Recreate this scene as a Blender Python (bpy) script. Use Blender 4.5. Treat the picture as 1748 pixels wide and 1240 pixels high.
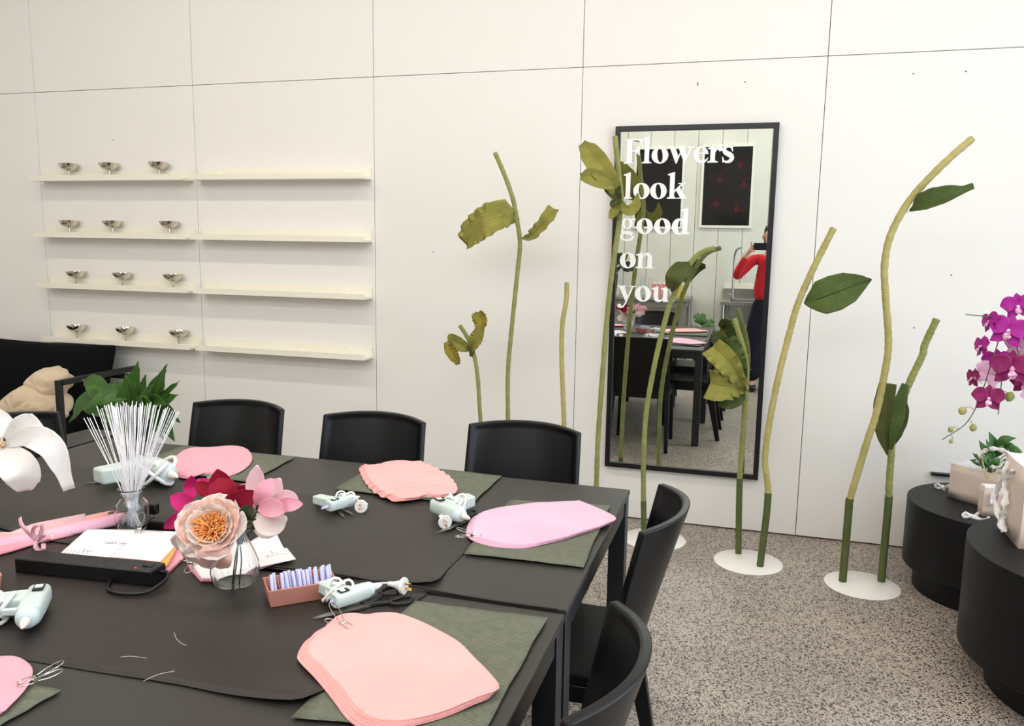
import bpy, bmesh, math, random
from mathutils import Vector, Matrix
V = Vector
PI = math.pi
for o in list(bpy.data.objects):
    bpy.data.objects.remove(o)
S = bpy.context.scene
C = S.collection

# ---------------------------------------------------------------- camera
CAM = V((4.5257, -4.3658, 1.5073)); YAW, PITCH, ROLL, FPX = -0.28671, -0.14747, 0.01504, 1396.12
_f = V((math.sin(YAW) * math.cos(PITCH), math.cos(YAW) * math.cos(PITCH), math.sin(PITCH)))
_r0 = V((math.cos(YAW), -math.sin(YAW), 0)); _u0 = _r0.cross(_f)
_r = math.cos(ROLL) * _r0 + math.sin(ROLL) * _u0
_u = -math.sin(ROLL) * _r0 + math.cos(ROLL) * _u0
cd = bpy.data.cameras.new('camera'); cam = bpy.data.objects.new('camera', cd); C.objects.link(cam)
cd.sensor_width = 36; cd.lens = FPX / 1748 * 36; cd.clip_start = 0.02; cd.clip_end = 100
m = Matrix((_r, _u, -_f)).transposed().to_4x4(); m.translation = CAM
cam.matrix_world = m
S.camera = cam

# ---------------------------------------------------------------- world, exposure, lights
w = bpy.data.worlds.new('world'); S.world = w; w.use_nodes = True
w.node_tree.nodes['Background'].inputs[0].default_value = (0.80, 0.90, 1.0, 1)
w.node_tree.nodes['Background'].inputs[1].default_value = 1.5
S.view_settings.view_transform = 'Standard'; S.view_settings.look = 'None'
S.view_settings.gamma = 1; S.view_settings.use_curve_mapping = False
S.view_settings.exposure = 0.12
def area(name, loc, size, power, col, aim):
    d = bpy.data.lights.new(name, 'AREA'); d.shape = 'RECTANGLE'; d.size, d.size_y = size
    d.energy = power; d.color = col
    o = bpy.data.objects.new(name, d); C.objects.link(o); o.location = loc
    o.rotation_euler = V(aim).to_track_quat('-Z', 'Y').to_euler()
    return o
# daylight through the big shop window on the right, and through the high window in the wall behind the camera
area('window_daylight', (7.27, -2.9, 1.75), (3.1, 4.9), 105, (0.80, 0.90, 1.0), (-1, 0, 0))
area('high_window_daylight', (3.0, -6.03, 3.45), (5.0, 0.75), 52, (0.95, 0.97, 1.0), (0, 1, -0.15))
# the two rows of ceiling battens
for i, (x, p, ln) in enumerate(((1.05, 12, 1.9), (3.2, 20, 2.4), (5.65, 11, 2.4))):
    area('batten_light', (x, -2.1, 3.80), (ln, 0.09), p, (1.0, 0.88, 0.73), (0, 0, -1))
for i, (x, p, ln) in enumerate(((0.75, 14, 2.4), (3.2, 24, 2.4), (5.65, 22, 2.4))):
    area('batten_light', (x, -4.6, 3.80), (ln, 0.09), p, (1.0, 0.95, 0.88), (0, 0, -1))

# ---------------------------------------------------------------- picture measurements -> points in the room
def ray(u, v): return _f + _r * ((u - 874) / FPX) - _u * ((v - 620) / FPX)
def hz(u, v, z):                      # where the sight line meets the level z
    d = ray(u, v); return CAM + d * ((z - CAM.z) / d.z)
def hy(u, v, y):                      # where it meets the upright plane at depth y
    d = ray(u, v); return CAM + d * ((y - CAM.y) / d.y)
TZ = 0.735                            # table top height
def ht(u, v, dz=0.0): return hz(u, v, TZ + dz)

# ---------------------------------------------------------------- materials
def lin(c): return c / 12.92 if c <= 0.04045 else ((c + 0.055) / 1.055) ** 2.4
def hexc(h): return tuple(lin(int(h[i:i + 2], 16) / 255) for i in (0, 2, 4)) + (1,)
def nd(nt, t, **k):
    n = nt.nodes.new(t)
    for a, b in k.items():
        if a.startswith('_'): setattr(n, a[1:], b)
        else: n.inputs[a.replace('__', ' ')].default_value = b
    return n
def mat(name, col, rough=0.5, metal=0.0, spec=0.5, bump=None, wave=None, mottle=None, trans=0.0, ior=1.45, emit=None, sheen=0, sub=None, coat=0, streak=0, transl=0):
    m = bpy.data.materials.new(name); m.use_nodes = True; nt = m.node_tree; b = nt.nodes['Principled BSDF']
    c = hexc(col) if isinstance(col, str) else tuple(col) + (1,)
    b.inputs['Base Color'].default_value = c; b.inputs['Roughness'].default_value = rough
    b.inputs['Metallic'].default_value = metal; b.inputs['Specular IOR Level'].default_value = spec
    b.inputs['Transmission Weight'].default_value = trans; b.inputs['IOR'].default_value = ior
    b.inputs['Sheen Weight'].default_value = sheen; b.inputs['Coat Weight'].default_value = coat
    if sub: b.inputs['Transmission Weight'].default_value = 0; b.inputs['Subsurface Weight'].default_value = sub; b.inputs['Subsurface Radius'].default_value = (.02, .012, .008); b.inputs['Subsurface Scale'].default_value = 1
    if emit: b.inputs['Emission Color'].default_value = hexc(emit[0]); b.inputs['Emission Strength'].default_value = emit[1]
    tc = nt.nodes.new('ShaderNodeTexCoord')
    h = None
    if mottle:
        n = nd(nt, 'ShaderNodeTexNoise', Scale=mottle[0], Detail=4.0); nt.links.new(tc.outputs['Object'], n.inputs['Vector'])
        mx = nt.nodes.new('ShaderNodeMix'); mx.data_type = 'RGBA'
        cr = nt.nodes.new('ShaderNodeValToRGB'); cr.color_ramp.elements[0].position = 0.35; cr.color_ramp.elements[1].position = 0.65
        nt.links.new(n.outputs['Fac'], cr.inputs[0]); nt.links.new(cr.outputs[0], mx.inputs[0])
        mx.inputs[6].default_value = c; mx.inputs[7].default_value = hexc(mottle[1])
        nt.links.new(mx.outputs[2], b.inputs['Base Color'])
    if bump:
        n = nd(nt, 'ShaderNodeTexNoise', Scale=bump[0], Detail=3.0); nt.links.new(tc.outputs['Object'], n.inputs['Vector'])
        h = nd(nt, 'ShaderNodeBump', Strength=bump[1], Distance=bump[2] if len(bump) > 2 else 0.002)
        nt.links.new(n.outputs['Fac'], h.inputs['Height'])
    if wave:                          # (scale, strength, distance, axis) on UV for crepe, object coordinates otherwise
        n = nd(nt, 'ShaderNodeTexWave', Scale=wave[0], Distortion=wave[4] if len(wave) > 4 else 2.0, Detail=2.0)
        n.inputs['Detail Scale'].default_value = 1.5
        n.bands_direction = wave[3]; nt.links.new(tc.outputs['UV' if wave[3] == 'X' else 'Object'], n.inputs['Vector'])
        h2 = nd(nt, 'ShaderNodeBump', Strength=wave[1], Distance=wave[2]); nt.links.new(n.outputs['Fac'], h2.inputs['Height'])
        if h: nt.links.new(h.outputs[0], h2.inputs['Normal'])
        h = h2
        if streak:
            src = b.inputs['Base Color'].links[0].from_socket if b.inputs['Base Color'].links else None
            m3 = nt.nodes.new('ShaderNodeMix'); m3.data_type = 'RGBA'; m3.blend_type = 'MULTIPLY'; m3.inputs[0].default_value = streak
            cr3 = nt.nodes.new('ShaderNodeValToRGB'); cr3.color_ramp.elements[0].color = (.35, .35, .3, 1); cr3.color_ramp.elements[0].position = .1; cr3.color_ramp.elements[1].position = .75
            nt.links.new(n.outputs['Fac'], cr3.inputs[0]); nt.links.new(cr3.outputs[0], m3.inputs[7])
            if src: nt.links.new(src, m3.inputs[6])
            else: m3.inputs[6].default_value = c
            nt.links.new(m3.outputs[2], b.inputs['Base Color'])
    if h: nt.links.new(h.outputs[0], b.inputs['Normal'])
    if transl:
        tr = nt.nodes.new('ShaderNodeBsdfTranslucent'); ms = nt.nodes.new('ShaderNodeMixShader'); ms.inputs[0].default_value = transl
        if b.inputs['Base Color'].links: nt.links.new(b.inputs['Base Color'].links[0].from_socket, tr.inputs[0])
        else: tr.inputs[0].default_value = c
        if h: nt.links.new(h.outputs[0], tr.inputs['Normal'])
        nt.links.new(b.outputs[0], ms.inputs[1]); nt.links.new(tr.outputs[0], ms.inputs[2]); nt.links.new(ms.outputs[0], nt.nodes['Material Output'].inputs[0])
    return m
M = {}
M['plaster'] = mat('painted wall board', 'EFECE8', 0.55, bump=(60, .06, .001))
M['gap'] = mat('dark joint', '4a4844', 0.9)
M['ceiling'] = mat('ceiling paint', 'EDEBE6', 0.8)
M['board'] = mat('painted tongue boards', 'E3E3DA', 0.5, mottle=(3, 'DCDCD2'))
M['skirt'] = mat('white trim', 'E8E6E2', 0.5)
M['shelf'] = mat('cream shelf paint', 'F3EEDF', 0.4)
M['screw'] = mat('white screw cap', 'FFFDF5', 0.3)
M['steel'] = mat('polished steel', 'D8D4CE', 0.06, 1.0)
M['brushed'] = mat('brushed steel', 'B9BAB8', 0.3, 1.0)
M['chrome'] = mat('bright wire', 'C8C4BE', 0.18, 1.0)
M['mirror'] = mat('mirror glass', 'E6EAE6', 0.0, 1.0)
M['frame'] = mat('black frame', '15151A', 0.35)
M['vinyl'] = mat('white vinyl lettering', 'FFFFFF', 0.6, emit=None)
M['table'] = mat('charcoal table', '34322F', 0.42, bump=(300, .05, .0005))
M['tabmetal'] = mat('charcoal powder coat', '232428', 0.4)
M['resin'] = mat('black resin', '0A0A0D', 0.33, spec=.35, bump=(400, .05, .0005))
M['sheetA'] = mat('black craft paper', '34312C', 0.5, bump=(9, .35, .006), mottle=(3, '302D29'))
M['sheetB'] = mat('brown black craft paper', '302A27', 0.48, bump=(8, .35, .006), mottle=(2, '2A2423'))
M['matt'] = mat('olive woven vinyl', '64685A', 0.65, wave=(62, .8, .0015, 'Y', .6), mottle=(60, '6F7363'))
M['pinkA'] = mat('pale pink crepe', 'F5B4B2', 0.85, wave=(9, .2, .001, 'X', 7.0), mottle=(5, 'F3ABA9'), sheen=.2, streak=0)
M['pinkB'] = mat('cool pink crepe', 'F6BFD8', 0.85, wave=(9, .2, .001, 'X', 7.0), mottle=(5, 'F4B6D0'), sheen=.2, streak=0.08)
M['pinkC'] = mat('rose pink crepe', 'F2A5B6', 0.85, wave=(9, .2, .001, 'X', 7.0), sheen=.2, streak=0.1)
M['gun'] = mat('pale mint plastic', 'CAD8D5', 0.4)
M['gunlight'] = mat('light blue plastic', 'D3E3E8', 0.35)
M['white'] = mat('white plastic', 'F0EEEE', 0.35)
M['nozzle'] = mat('cream silicone', 'EFE2D8', 0.5)
M['glue'] = mat('milky glue stick', 'C9CBF5', 0.25, sub=.4)
M['blackpl'] = mat('black plastic', '0D0D0F', 0.4)
M['blade'] = mat('scissor steel', 'B5B2AC', 0.38, 1.0)
M['brass'] = mat('brass pin', 'C9A35A', 0.3, 1.0)
M['terra'] = mat('terracotta silicone', 'C08374', 0.55)
M['glass'] = mat('clear glass', 'FBFFFF', 0.0, trans=1.0, ior=1.45)
M['paper'] = mat('white paper', 'F6EEF0', 0.7)
M['ink'] = mat('pen ink', '8a8388', 0.7)
M['orange'] = mat('orange crepe', 'F5AC5C', 0.8, wave=(9, .2, .001, 'X', 7.0))
M['ribbon'] = mat('pink ribbon', 'F2BCC8', 0.4, sheen=.3)
M['hot'] = mat('hot pink crepe', 'E8348F', 0.8, wave=(8, .22, .001, 'X', 5.0), streak=0.35, transl=.3)
M['crimson'] = mat('crimson crepe', 'A80C34', 0.8, wave=(8, .22, .001, 'X', 5.0), streak=0.4, transl=.3)
M['blush'] = mat('blush crepe', 'FFDFD3', 0.8, wave=(8, .22, .001, 'X', 5.0), transl=.4, streak=.05)
M['blushpale'] = mat('pale blush crepe', 'FFF5F1', 0.8, wave=(8, .22, .001, 'X', 5.0), transl=.4, streak=.05)
M['magpink'] = mat('magnolia pink crepe', 'FBC2D4', 0.8, wave=(8, .22, .001, 'X', 5.0), transl=.4, streak=.05)
M['magpale'] = mat('magnolia pale crepe', 'FCDDE4', 0.8, wave=(8, .22, .001, 'X', 5.0), transl=.4, streak=.05)
M['whitepetal'] = mat('white crepe', 'FFFDFC', 0.8, wave=(8, .15, .001, 'X', 5), transl=.4, streak=0)
M['stamen'] = mat('orange stamens', 'FFB870', 0.7)
M['stamenpale'] = mat('cream stamens', 'FBE3C4', 0.7)
M['stamenviolet'] = mat('violet stamens', 'D565C8', 0.7)
M['darkleaf'] = mat('dark paper leaf', '2E3A20', 0.7, wave=(8, .22, .001, 'X', 5.0))
M['wirewhite'] = mat('white paper wire', 'FAFAFF', 0.5)
M['stemgreen'] = mat('green wrapped stem', '94965A', 0.8, wave=(38, .45, .002, 'Z', 1.5), mottle=(14, '83884E'))
M['stemyellow'] = mat('yellow green wrapped stem', 'B9AC70', 0.8, wave=(38, .45, .002, 'Z', 1.5), mottle=(14, 'A69F62'))
M['sleeve'] = mat('dark green sleeve', '5C6438', 0.7, bump=(40, .2, .002), mottle=(10, '4C5A2E'))
M['olive'] = mat('olive crepe leaf', '86853C', 0.8, wave=(6, .45, .003, 'X', 7.0), mottle=(16, '9C9648'), streak=.32)
M['olivedark'] = mat('dark olive crepe leaf', '474E22', 0.8, wave=(6, .45, .003, 'X', 7.0), mottle=(16, '59602B'), streak=.32)
M['greenleaf'] = mat('green crepe leaf', '4A5A28', 0.8, wave=(6, .45, .003, 'X', 7.0), mottle=(16, '566830'), streak=.32)
M['goldleaf'] = mat('golden crepe leaf', 'A58E33', 0.8, wave=(6, .45, .003, 'X', 7.0), mottle=(16, '86822F'), streak=.32)
M['disc'] = mat('white enamelled steel', 'F4F1EE', 0.22)
M['core'] = mat('grey pipe core', 'B9B9B9', 0.5)
M['drum'] = mat('black drum', '0F1013', 0.5, spec=.3)
M['bag'] = mat('blush paper bag', 'DBCABF', 0.6)
M['bagin'] = mat('white bag lining', 'F0EEF2', 0.7)
M['tape'] = mat('white cotton tape', 'F2F0EE', 0.8)
M['plant'] = mat('glossy green leaf', '2F5A24', 0.35, mottle=(20, '3C6B2A'))
M['lily'] = mat('peace lily leaf', '30541E', 0.35, wave=(14, .25, .002, 'X', 1.0), mottle=(9, '406B28'))
M['rib'] = mat('leaf midrib', '6E9440', 0.5)
M['soil'] = mat('potting soil', '2B211B', 0.95, bump=(60, 1, .01))
M['pot'] = mat('dark planter', '2D2D2F', 0.5)
M['orchid'] = mat('magenta orchid', 'B0149A', 0.55, mottle=(45, '9A0F80'))
M['orchiddark'] = mat('deep plum orchid', '7A0A50', 0.55, mottle=(45, '93145F'))
M['orchidpale'] = mat('pale lilac orchid', 'E3B4D0', 0.55, mottle=(45, 'D69CC4'))
M['orchidlip'] = mat('orchid lip', 'C0569A', 0.5, mottle=(90, 'F4D9E6'))
M['orchstem'] = mat('orchid stem', '56603B', 0.5)
M['bud'] = mat('orchid bud', 'AEA468', 0.5, mottle=(20, '8A9050'))
M['sofa'] = mat('black canvas', '08080C', 0.9, spec=.2, bump=(500, .2, .001))
M['beige'] = mat('beige fleece', 'DCC6AA', 0.95, bump=(30, .3, .004), mottle=(8, 'D5BEA1'), sheen=.3)
M['navy'] = mat('navy denim', '0C1020', 0.9)
M['red'] = mat('red knit', 'C4101F', 0.8, sheen=.2)
M['skin'] = mat('skin', 'D9A48C', 0.5, sub=.1)
M['hair'] = mat('dark brown hair', '2A1B14', 0.5)
M['phone'] = mat('dark phone', '111520', 0.3)
M['print'] = mat('black print', '0E0D0E', 0.12)
M['printred'] = mat('red printed strokes', 'A82A3C', 0.15)
M['printrose'] = mat('rose printed strokes', 'C85068', 0.15)
M['whitewood'] = mat('white wood frame', 'F0EEE6', 0.4)
M['bench'] = mat('grey bench', '8F8C86', 0.5)
M['candlepink'] = mat('pink carton', 'E78A96', 0.6)
M['candleyellow'] = mat('yellow carton', 'DFC34F', 0.6)
M['glint'] = mat('white window glint', 'F6F0E0', 0.15)  # bright window reflection on the splashback, put in as plain glossy white
M['lamp'] = mat('lit diffuser', 'FFFFFF', 0.5, emit=('FFEFD5', 6))
M['led'] = mat('red led', 'FF2020', 0.4, emit=('FF2A2A', 4))
M['metalblack'] = mat('black steel tube', '0F1013', 0.35)

# terrazzo like ground concrete
fm = bpy.data.materials.new('ground concrete'); fm.use_nodes = True; nt = fm.node_tree; b = nt.nodes['Principled BSDF']
tc = nt.nodes.new('ShaderNodeTexCoord')
def specks(scale, dens, size):
    v = nd(nt, 'ShaderNodeTexVoronoi', Scale=scale, Randomness=1.0); nt.links.new(wp.outputs[0], v.inputs['Vector'])
    sp = nt.nodes.new('ShaderNodeSeparateColor'); nt.links.new(v.outputs['Color'], sp.inputs[0])
    a_ = nd(nt, 'ShaderNodeMath', _operation='LESS_THAN'); a_.inputs[1].default_value = dens; nt.links.new(sp.outputs[0], a_.inputs[0])
    q_ = nd(nt, 'ShaderNodeMath', _operation='MULTIPLY'); q_.inputs[1].default_value = size; nt.links.new(sp.outputs[1], q_.inputs[0])
    d_ = nd(nt, 'ShaderNodeMath', _operation='LESS_THAN'); nt.links.new(v.outputs['Distance'], d_.inputs[0]); nt.links.new(q_.outputs[0], d_.inputs[1])
    m_ = nd(nt, 'ShaderNodeMath', _operation='MULTIPLY'); nt.links.new(a_.outputs[0], m_.inputs[0]); nt.links.new(d_.outputs[0], m_.inputs[1])
    return m_
wn_ = nd(nt, 'ShaderNodeTexNoise', Scale=90.0, Detail=2.0); nt.links.new(tc.outputs['Object'], wn_.inputs['Vector'])
wp = nd(nt, 'ShaderNodeVectorMath', _operation='MULTIPLY_ADD'); wp.inputs[1].default_value = (.012, .012, .012)
nt.links.new(wn_.outputs['Color'], wp.inputs[0]); nt.links.new(tc.outputs['Object'], wp.inputs[2])
sA, sB = specks(150, .55, .80), specks(290, .55, .85)
r1 = nd(nt, 'ShaderNodeMath', _operation='MAXIMUM'); nt.links.new(sA.outputs[0], r1.inputs[0]); nt.links.new(sB.outputs[0], r1.inputs[1])
n2 = nd(nt, 'ShaderNodeTexNoise', Scale=2.2, Detail=4.0); nt.links.new(tc.outputs['Object'], n2.inputs['Vector'])
r2 = nt.nodes.new('ShaderNodeValToRGB'); r2.color_ramp.elements[0].position = .3; r2.color_ramp.elements[1].position = .7
r2.color_ramp.elements[0].color = hexc('AFA397'); r2.color_ramp.elements[1].color = hexc('C4B8AB')
nt.links.new(n2.outputs['Fac'], r2.inputs[0])
mx = nt.nodes.new('ShaderNodeMix'); mx.data_type = 'RGBA'; nt.links.new(r1.outputs[0], mx.inputs[0])
nt.links.new(r2.outputs[0], mx.inputs[6]); mx.inputs[7].default_value = hexc('3A3233')
n3 = nd(nt, 'ShaderNodeTexVoronoi', Scale=420.0); nt.links.new(tc.outputs['Object'], n3.inputs['Vector'])
r3 = nt.nodes.new('ShaderNodeValToRGB'); r3.color_ramp.elements[0].position = .15; r3.color_ramp.elements[1].position = .35
r3.color_ramp.elements[0].color = (.75, .72, .70, 1); r3.color_ramp.elements[1].color = (1, 1, 1, 1)
nt.links.new(n3.outputs['Distance'], r3.inputs[0])
m2 = nt.nodes.new('ShaderNodeMix'); m2.data_type = 'RGBA'; m2.blend_type = 'MULTIPLY'; m2.inputs[0].default_value = 1
nt.links.new(mx.outputs[2], m2.inputs[6]); nt.links.new(r3.outputs[0], m2.inputs[7]); nt.links.new(m2.outputs[2], b.inputs['Base Color'])
b.inputs['Roughness'].default_value = .42
M['floor'] = fm

# ---------------------------------------------------------------- mesh helpers
def NB(): return bmesh.new()
def face(bm, vs):
    try: return bm.faces.new(vs)
    except ValueError: return None
def box(bm, c, s, rot=None):
    c = V(c); vs = []
    for x in (-.5, .5):
        for y in (-.5, .5):
            for z in (-.5, .5):
                p = V((x * s[0], y * s[1], z * s[2]))
                if rot is not None: p = rot @ p
                vs.append(bm.verts.new(c + p))
    for q in ((0, 1, 3, 2), (4, 6, 7, 5), (0, 4, 5, 1), (2, 3, 7, 6), (0, 2, 6, 4), (1, 5, 7, 3)): bm.faces.new([vs[i] for i in q])
def box2(bm, a, b):
    a, b = V(a), V(b); box(bm, (a + b) / 2, [abs(b[i] - a[i]) for i in range(3)])
def hexa(bm, bot, top):                       # 4 bottom points, 4 top points
    vs = [bm.verts.new(V(p)) for p in list(bot) + list(top)]
    for q in ((3, 2, 1, 0), (4, 5, 6, 7), (0, 1, 5, 4), (1, 2, 6, 5), (2, 3, 7, 6), (3, 0, 4, 7)): bm.faces.new([vs[i] for i in q])
def spline(pts, n):
    pts = [V(p) for p in pts]
    if len(pts) == 2: return [pts[0].lerp(pts[1], i / n) for i in range(n + 1)]
    P = [2 * pts[0] - pts[1]] + pts + [2 * pts[-1] - pts[-2]]; out = []
    k = len(pts) - 1
    for i in range(n + 1):
        t = i / n * k; j = min(int(t), k - 1); t -= j
        a, b_, c, d = P[j:j + 4]
        out.append(.5 * ((2 * b_) + (c - a) * t + (2 * a - 5 * b_ + 4 * c - d) * t * t + (3 * b_ - a - 3 * c + d) * t ** 3))
    return out
def lerpl(l, t):
    if not isinstance(l, (list, tuple)): return l
    k = t * (len(l) - 1); j = min(int(k), len(l) - 2); return l[j] + (l[j + 1] - l[j]) * (k - j)
def tube(bm, pts, r, n=10, cap=True, closed=False, flat=None):
    pts = [V(p) for p in pts]; L = len(pts); rings = []; nrm = None
    for i, p in enumerate(pts):
        if closed: t = pts[(i + 1) % L] - pts[i - 1]
        else: t = pts[min(i + 1, L - 1)] - pts[max(i - 1, 0)]
        if t.length < 1e-9: t = V((0, 0, 1))
        t.normalize()
        if nrm is None:
            a = V((0, 0, 1)) if abs(t.z) < .9 else V((1, 0, 0)); nrm = t.cross(a).normalized()
        nrm = (nrm - t * nrm.dot(t)).normalized(); bn = t.cross(nrm)
        rr = lerpl(r, i / max(L - 1, 1))
        fl = flat or 1
        rings.append([bm.verts.new(p + nrm * math.cos(2 * PI * k / n) * rr + bn * math.sin(2 * PI * k / n) * rr * fl) for k in range(n)])
    for i in range(L if closed else L - 1):
        a, b_ = rings[i], rings[(i + 1) % L]
        for k in range(n): face(bm, (a[k], a[(k + 1) % n], b_[(k + 1) % n], b_[k]))
    if cap and not closed:
        face(bm, rings[0][::-1]); face(bm, rings[-1])
    return rings
def lathe(bm, prof, c=(0, 0, 0), n=32, rib=0, ribn=0, rot=None):
    c = V(c); rings = []
    for (r, z) in prof:
        ring = []
        for k in range(n):
            a = 2 * PI * k / n; rr = r * (1 + (rib * math.cos(ribn * a) if rib else 0))
            p = V((math.cos(a) * rr, math.sin(a) * rr, z))
            if rot is not None: p = rot @ p
            ring.append(bm.verts.new(c + p))
        rings.append(ring)
    for i in range(len(rings) - 1):
        for k in range(n): face(bm, (rings[i][k], rings[i][(k + 1) % n], rings[i + 1][(k + 1) % n], rings[i + 1][k]))
    if prof[0][0] > 1e-6: face(bm, rings[0][::-1])
    if prof[-1][0] > 1e-6: face(bm, rings[-1])
def prism(bm, pts, h, d=(0, 0, 1)):
    d = V(d) * h; a = [bm.verts.new(V(p)) for p in pts]; b_ = [bm.verts.new(V(p) + d) for p in pts]
    face(bm, a[::-1]); face(bm, b_); n = len(a)
    for i in range(n): face(bm, (a[i], a[(i + 1) % n], b_[(i + 1) % n], b_[i]))
def gridm(bm, P, uv=True, scale=(1, 1)):
    L = bm.loops.layers.uv.verify()
    vs = [[bm.verts.new(p) for p in row] for row in P]; a, b_ = len(P), len(P[0])
    for i in range(a - 1):
        for j in range(b_ - 1):
            f = face(bm, (vs[i][j], vs[i + 1][j], vs[i + 1][j + 1], vs[i][j + 1]))
            if f:
                for lp, (q, s) in zip(f.loops, ((i, j), (i + 1, j), (i + 1, j + 1), (i, j + 1))):
                    lp[L].uv = (s / (b_ - 1) * scale[0], q / (a - 1) * scale[1])
def obj(name, bm, m_, parent=None, base=None, world=False, smooth=.7, bevel=0, solid=0, sub=0, seg=2):
    """link one mesh object; world=True: vertices are in room coordinates"""
    off = None
    if world:
        if parent is not None:
            r_ = parent
            while r_.parent: r_ = r_.parent
            off = r_.location.copy()
        elif base is not None: off = V(base)
    if off is not None: bmesh.ops.translate(bm, vec=-off, verts=bm.verts)
    bmesh.ops.recalc_face_normals(bm, faces=bm.faces) if not solid else None
    me = bpy.data.meshes.new(name); bm.to_mesh(me); bm.free()
    if smooth:
        for p in me.polygons: p.use_smooth = True
        me.set_sharp_from_angle(angle=smooth)
    if m_ is not None: me.materials.append(m_)
    o = bpy.data.objects.new(name, me); C.objects.link(o)
    if parent is not None: o.parent = parent
    elif base is not None: o.location = base
    if bevel:
        b_ = o.modifiers.new('bevel', 'BEVEL'); b_.width = bevel; b_.segments = seg; b_.limit_method = 'ANGLE'; b_.angle_limit = .6
    if solid:
        s_ = o.modifiers.new('solid', 'SOLIDIFY'); s_.thickness = solid; s_.offset = 0
    if sub:
        s_ = o.modifiers.new('sub', 'SUBSURF'); s_.levels = sub; s_.render_levels = sub
    return o
def tag(o, label, cat, group=None, kind=None):
    o['label'] = label; o['category'] = cat
    if group: o['group'] = group
    if kind: o['kind'] = kind
    return o
def thing(name, label, cat, loc=(0, 0, 0), rz=0, group=None):
    o = bpy.data.objects.new(name, None); C.objects.link(o); o.empty_display_size = .05
    o.location = loc; o.rotation_euler = (0, 0, rz)
    return tag(o, label, cat, group)
def struct(name, bm, m_, parent=None, **k):
    o = obj(name, bm, m_, parent, **k)
    o['kind'] = 'structure'
    return o
def dup(root, loc, rot, label, group=None):
    r_ = root.copy(); C.objects.link(r_); r_.location = loc; r_.rotation_euler = rot; r_['label'] = label
    if group: r_['group'] = group
    for ch in list(root.children):
        c_ = ch.copy(); C.objects.link(c_); c_.parent = r_
        for g in ch.children:
            d = g.copy(); C.objects.link(d); d.parent = c_
    return r_
def Rz(a): return Matrix.Rotation(a, 3, 'Z')
def Rx(a): return Matrix.Rotation(a, 3, 'X')
def Ry(a): return Matrix.Rotation(a, 3, 'Y')
TOCAM = V((0, -1, 0))
def leafgrid(mid, wl, wr, face_dir=None, fold=.3, ruf=0.0, rufn=6, n=18, mseg=8, cup=0, seed=0, curl=0):
    """blade along mid (3-D points); wl / wr = widths to the left and right along its length; fold lifts the edges to the viewer"""
    rnd = random.Random(seed); ph = [rnd.uniform(0, 6) for _ in range(4)]
    c = spline(mid, n); P = []
    for i, p in enumerate(c):
        t = (c[min(i + 1, n)] - c[max(i - 1, 0)]).normalized()
        fd = V(face_dir) if face_dir is not None else V((0, -1, 0.2)); fd = (fd - t * fd.dot(t)).normalized()
        s = fd.cross(t).normalized(); u = i / n; row = []
        for j in range(-mseg, mseg + 1):
            q = j / mseg; ww = lerpl(wl, u) if q < 0 else lerpl(wr, u)
            d = q * ww * math.cos(fold * abs(q) if cup else fold)
            lift = abs(q) * ww * math.sin(fold) if not cup else ww * cup * q * q
            r_ = ruf * abs(q) ** 2 * math.sin(rufn * 2 * PI * u + ph[0] + (ph[1] if q > 0 else 0)) + ruf * .5 * abs(q) ** 2 * math.sin(rufn * 4.7 * PI * u + ph[2])
            row.append(p + s * d + fd * (lift + r_ + curl * abs(q) ** 3))
        P.append(row)
    return P
OV = [.05, .45, .78, .95, 1, .93, .75, .45, .04]     # ovate blade
PT = [.28, .5, .75, .93, 1, .97, .85, .62, .1]       # petal
RD = [.3, .6, .85, .97, 1, 1, .93, .75, .3]          # round petal
def sc(l, k): return [a * k for a in l]
def leaf(name, mid, w, m_, parent, prof=OV, world=True, **k):
    bm = NB(); wl = sc(prof, w if not isinstance(w, tuple) else w[0]); wr = sc(prof, w if not isinstance(w, tuple) else w[1])
    gridm(bm, leafgrid(mid, wl, wr, **k))
    return obj(name, bm, m_, parent, world=world, solid=.0008)

# ================================================================ THE ROOM
X0, X1, YF, ZC = -1.6, 7.3, -6.0, 4.0
bm = NB(); box2(bm, (X0, YF, -.1), (X1, 0.1, 0)); struct('floor', bm, M['floor'])
bm = NB(); box2(bm, (X0, YF, ZC), (X1, 0.1, ZC + .1)); struct('ceiling', bm, M['ceiling'])
bm = NB()
g = .0015
xs = [-2.4, -1.2, 0, 1.2, 2.4, 3.6, 4.8, 6.0, 7.2, 7.3]
for i in range(len(xs) - 1):
    a, b_ = max(xs[i], X0), min(xs[i + 1], X1)
    if b_ - a < .02: continue
    for z0, z1 in ((.006, 2.413), (2.413, ZC)):
        box2(bm, (a + g, 0, z0 + g), (b_ - g, .02, z1 - g))
wb = struct('wall_back', bm, M['plaster'], bevel=.0015)
bm = NB(); box2(bm, (X0, .021, 0), (X1, .1, ZC)); struct('wall_back_core', bm, M['gap'], wb)
bm = NB()
for (u, v) in ((193, 239), (1191, 142), (1191, 145), (1272, 140), (1559, 126), (1649, 122), (1624, 470), (1560, 560), (1140, 838), (740, 430)):
    p = hy(u, v, 0); lathe(bm, [(.0035, 0), (.0035, .001)], (p.x, -.0005, p.z), 8, rot=Rx(PI / 2))
struct('screw_hole', bm, M['gap'], wb)
bm = NB(); box2(bm, (X0 - .1, YF, 0), (X0, .1, ZC)); struct('wall_left', bm, M['plaster'])
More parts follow.
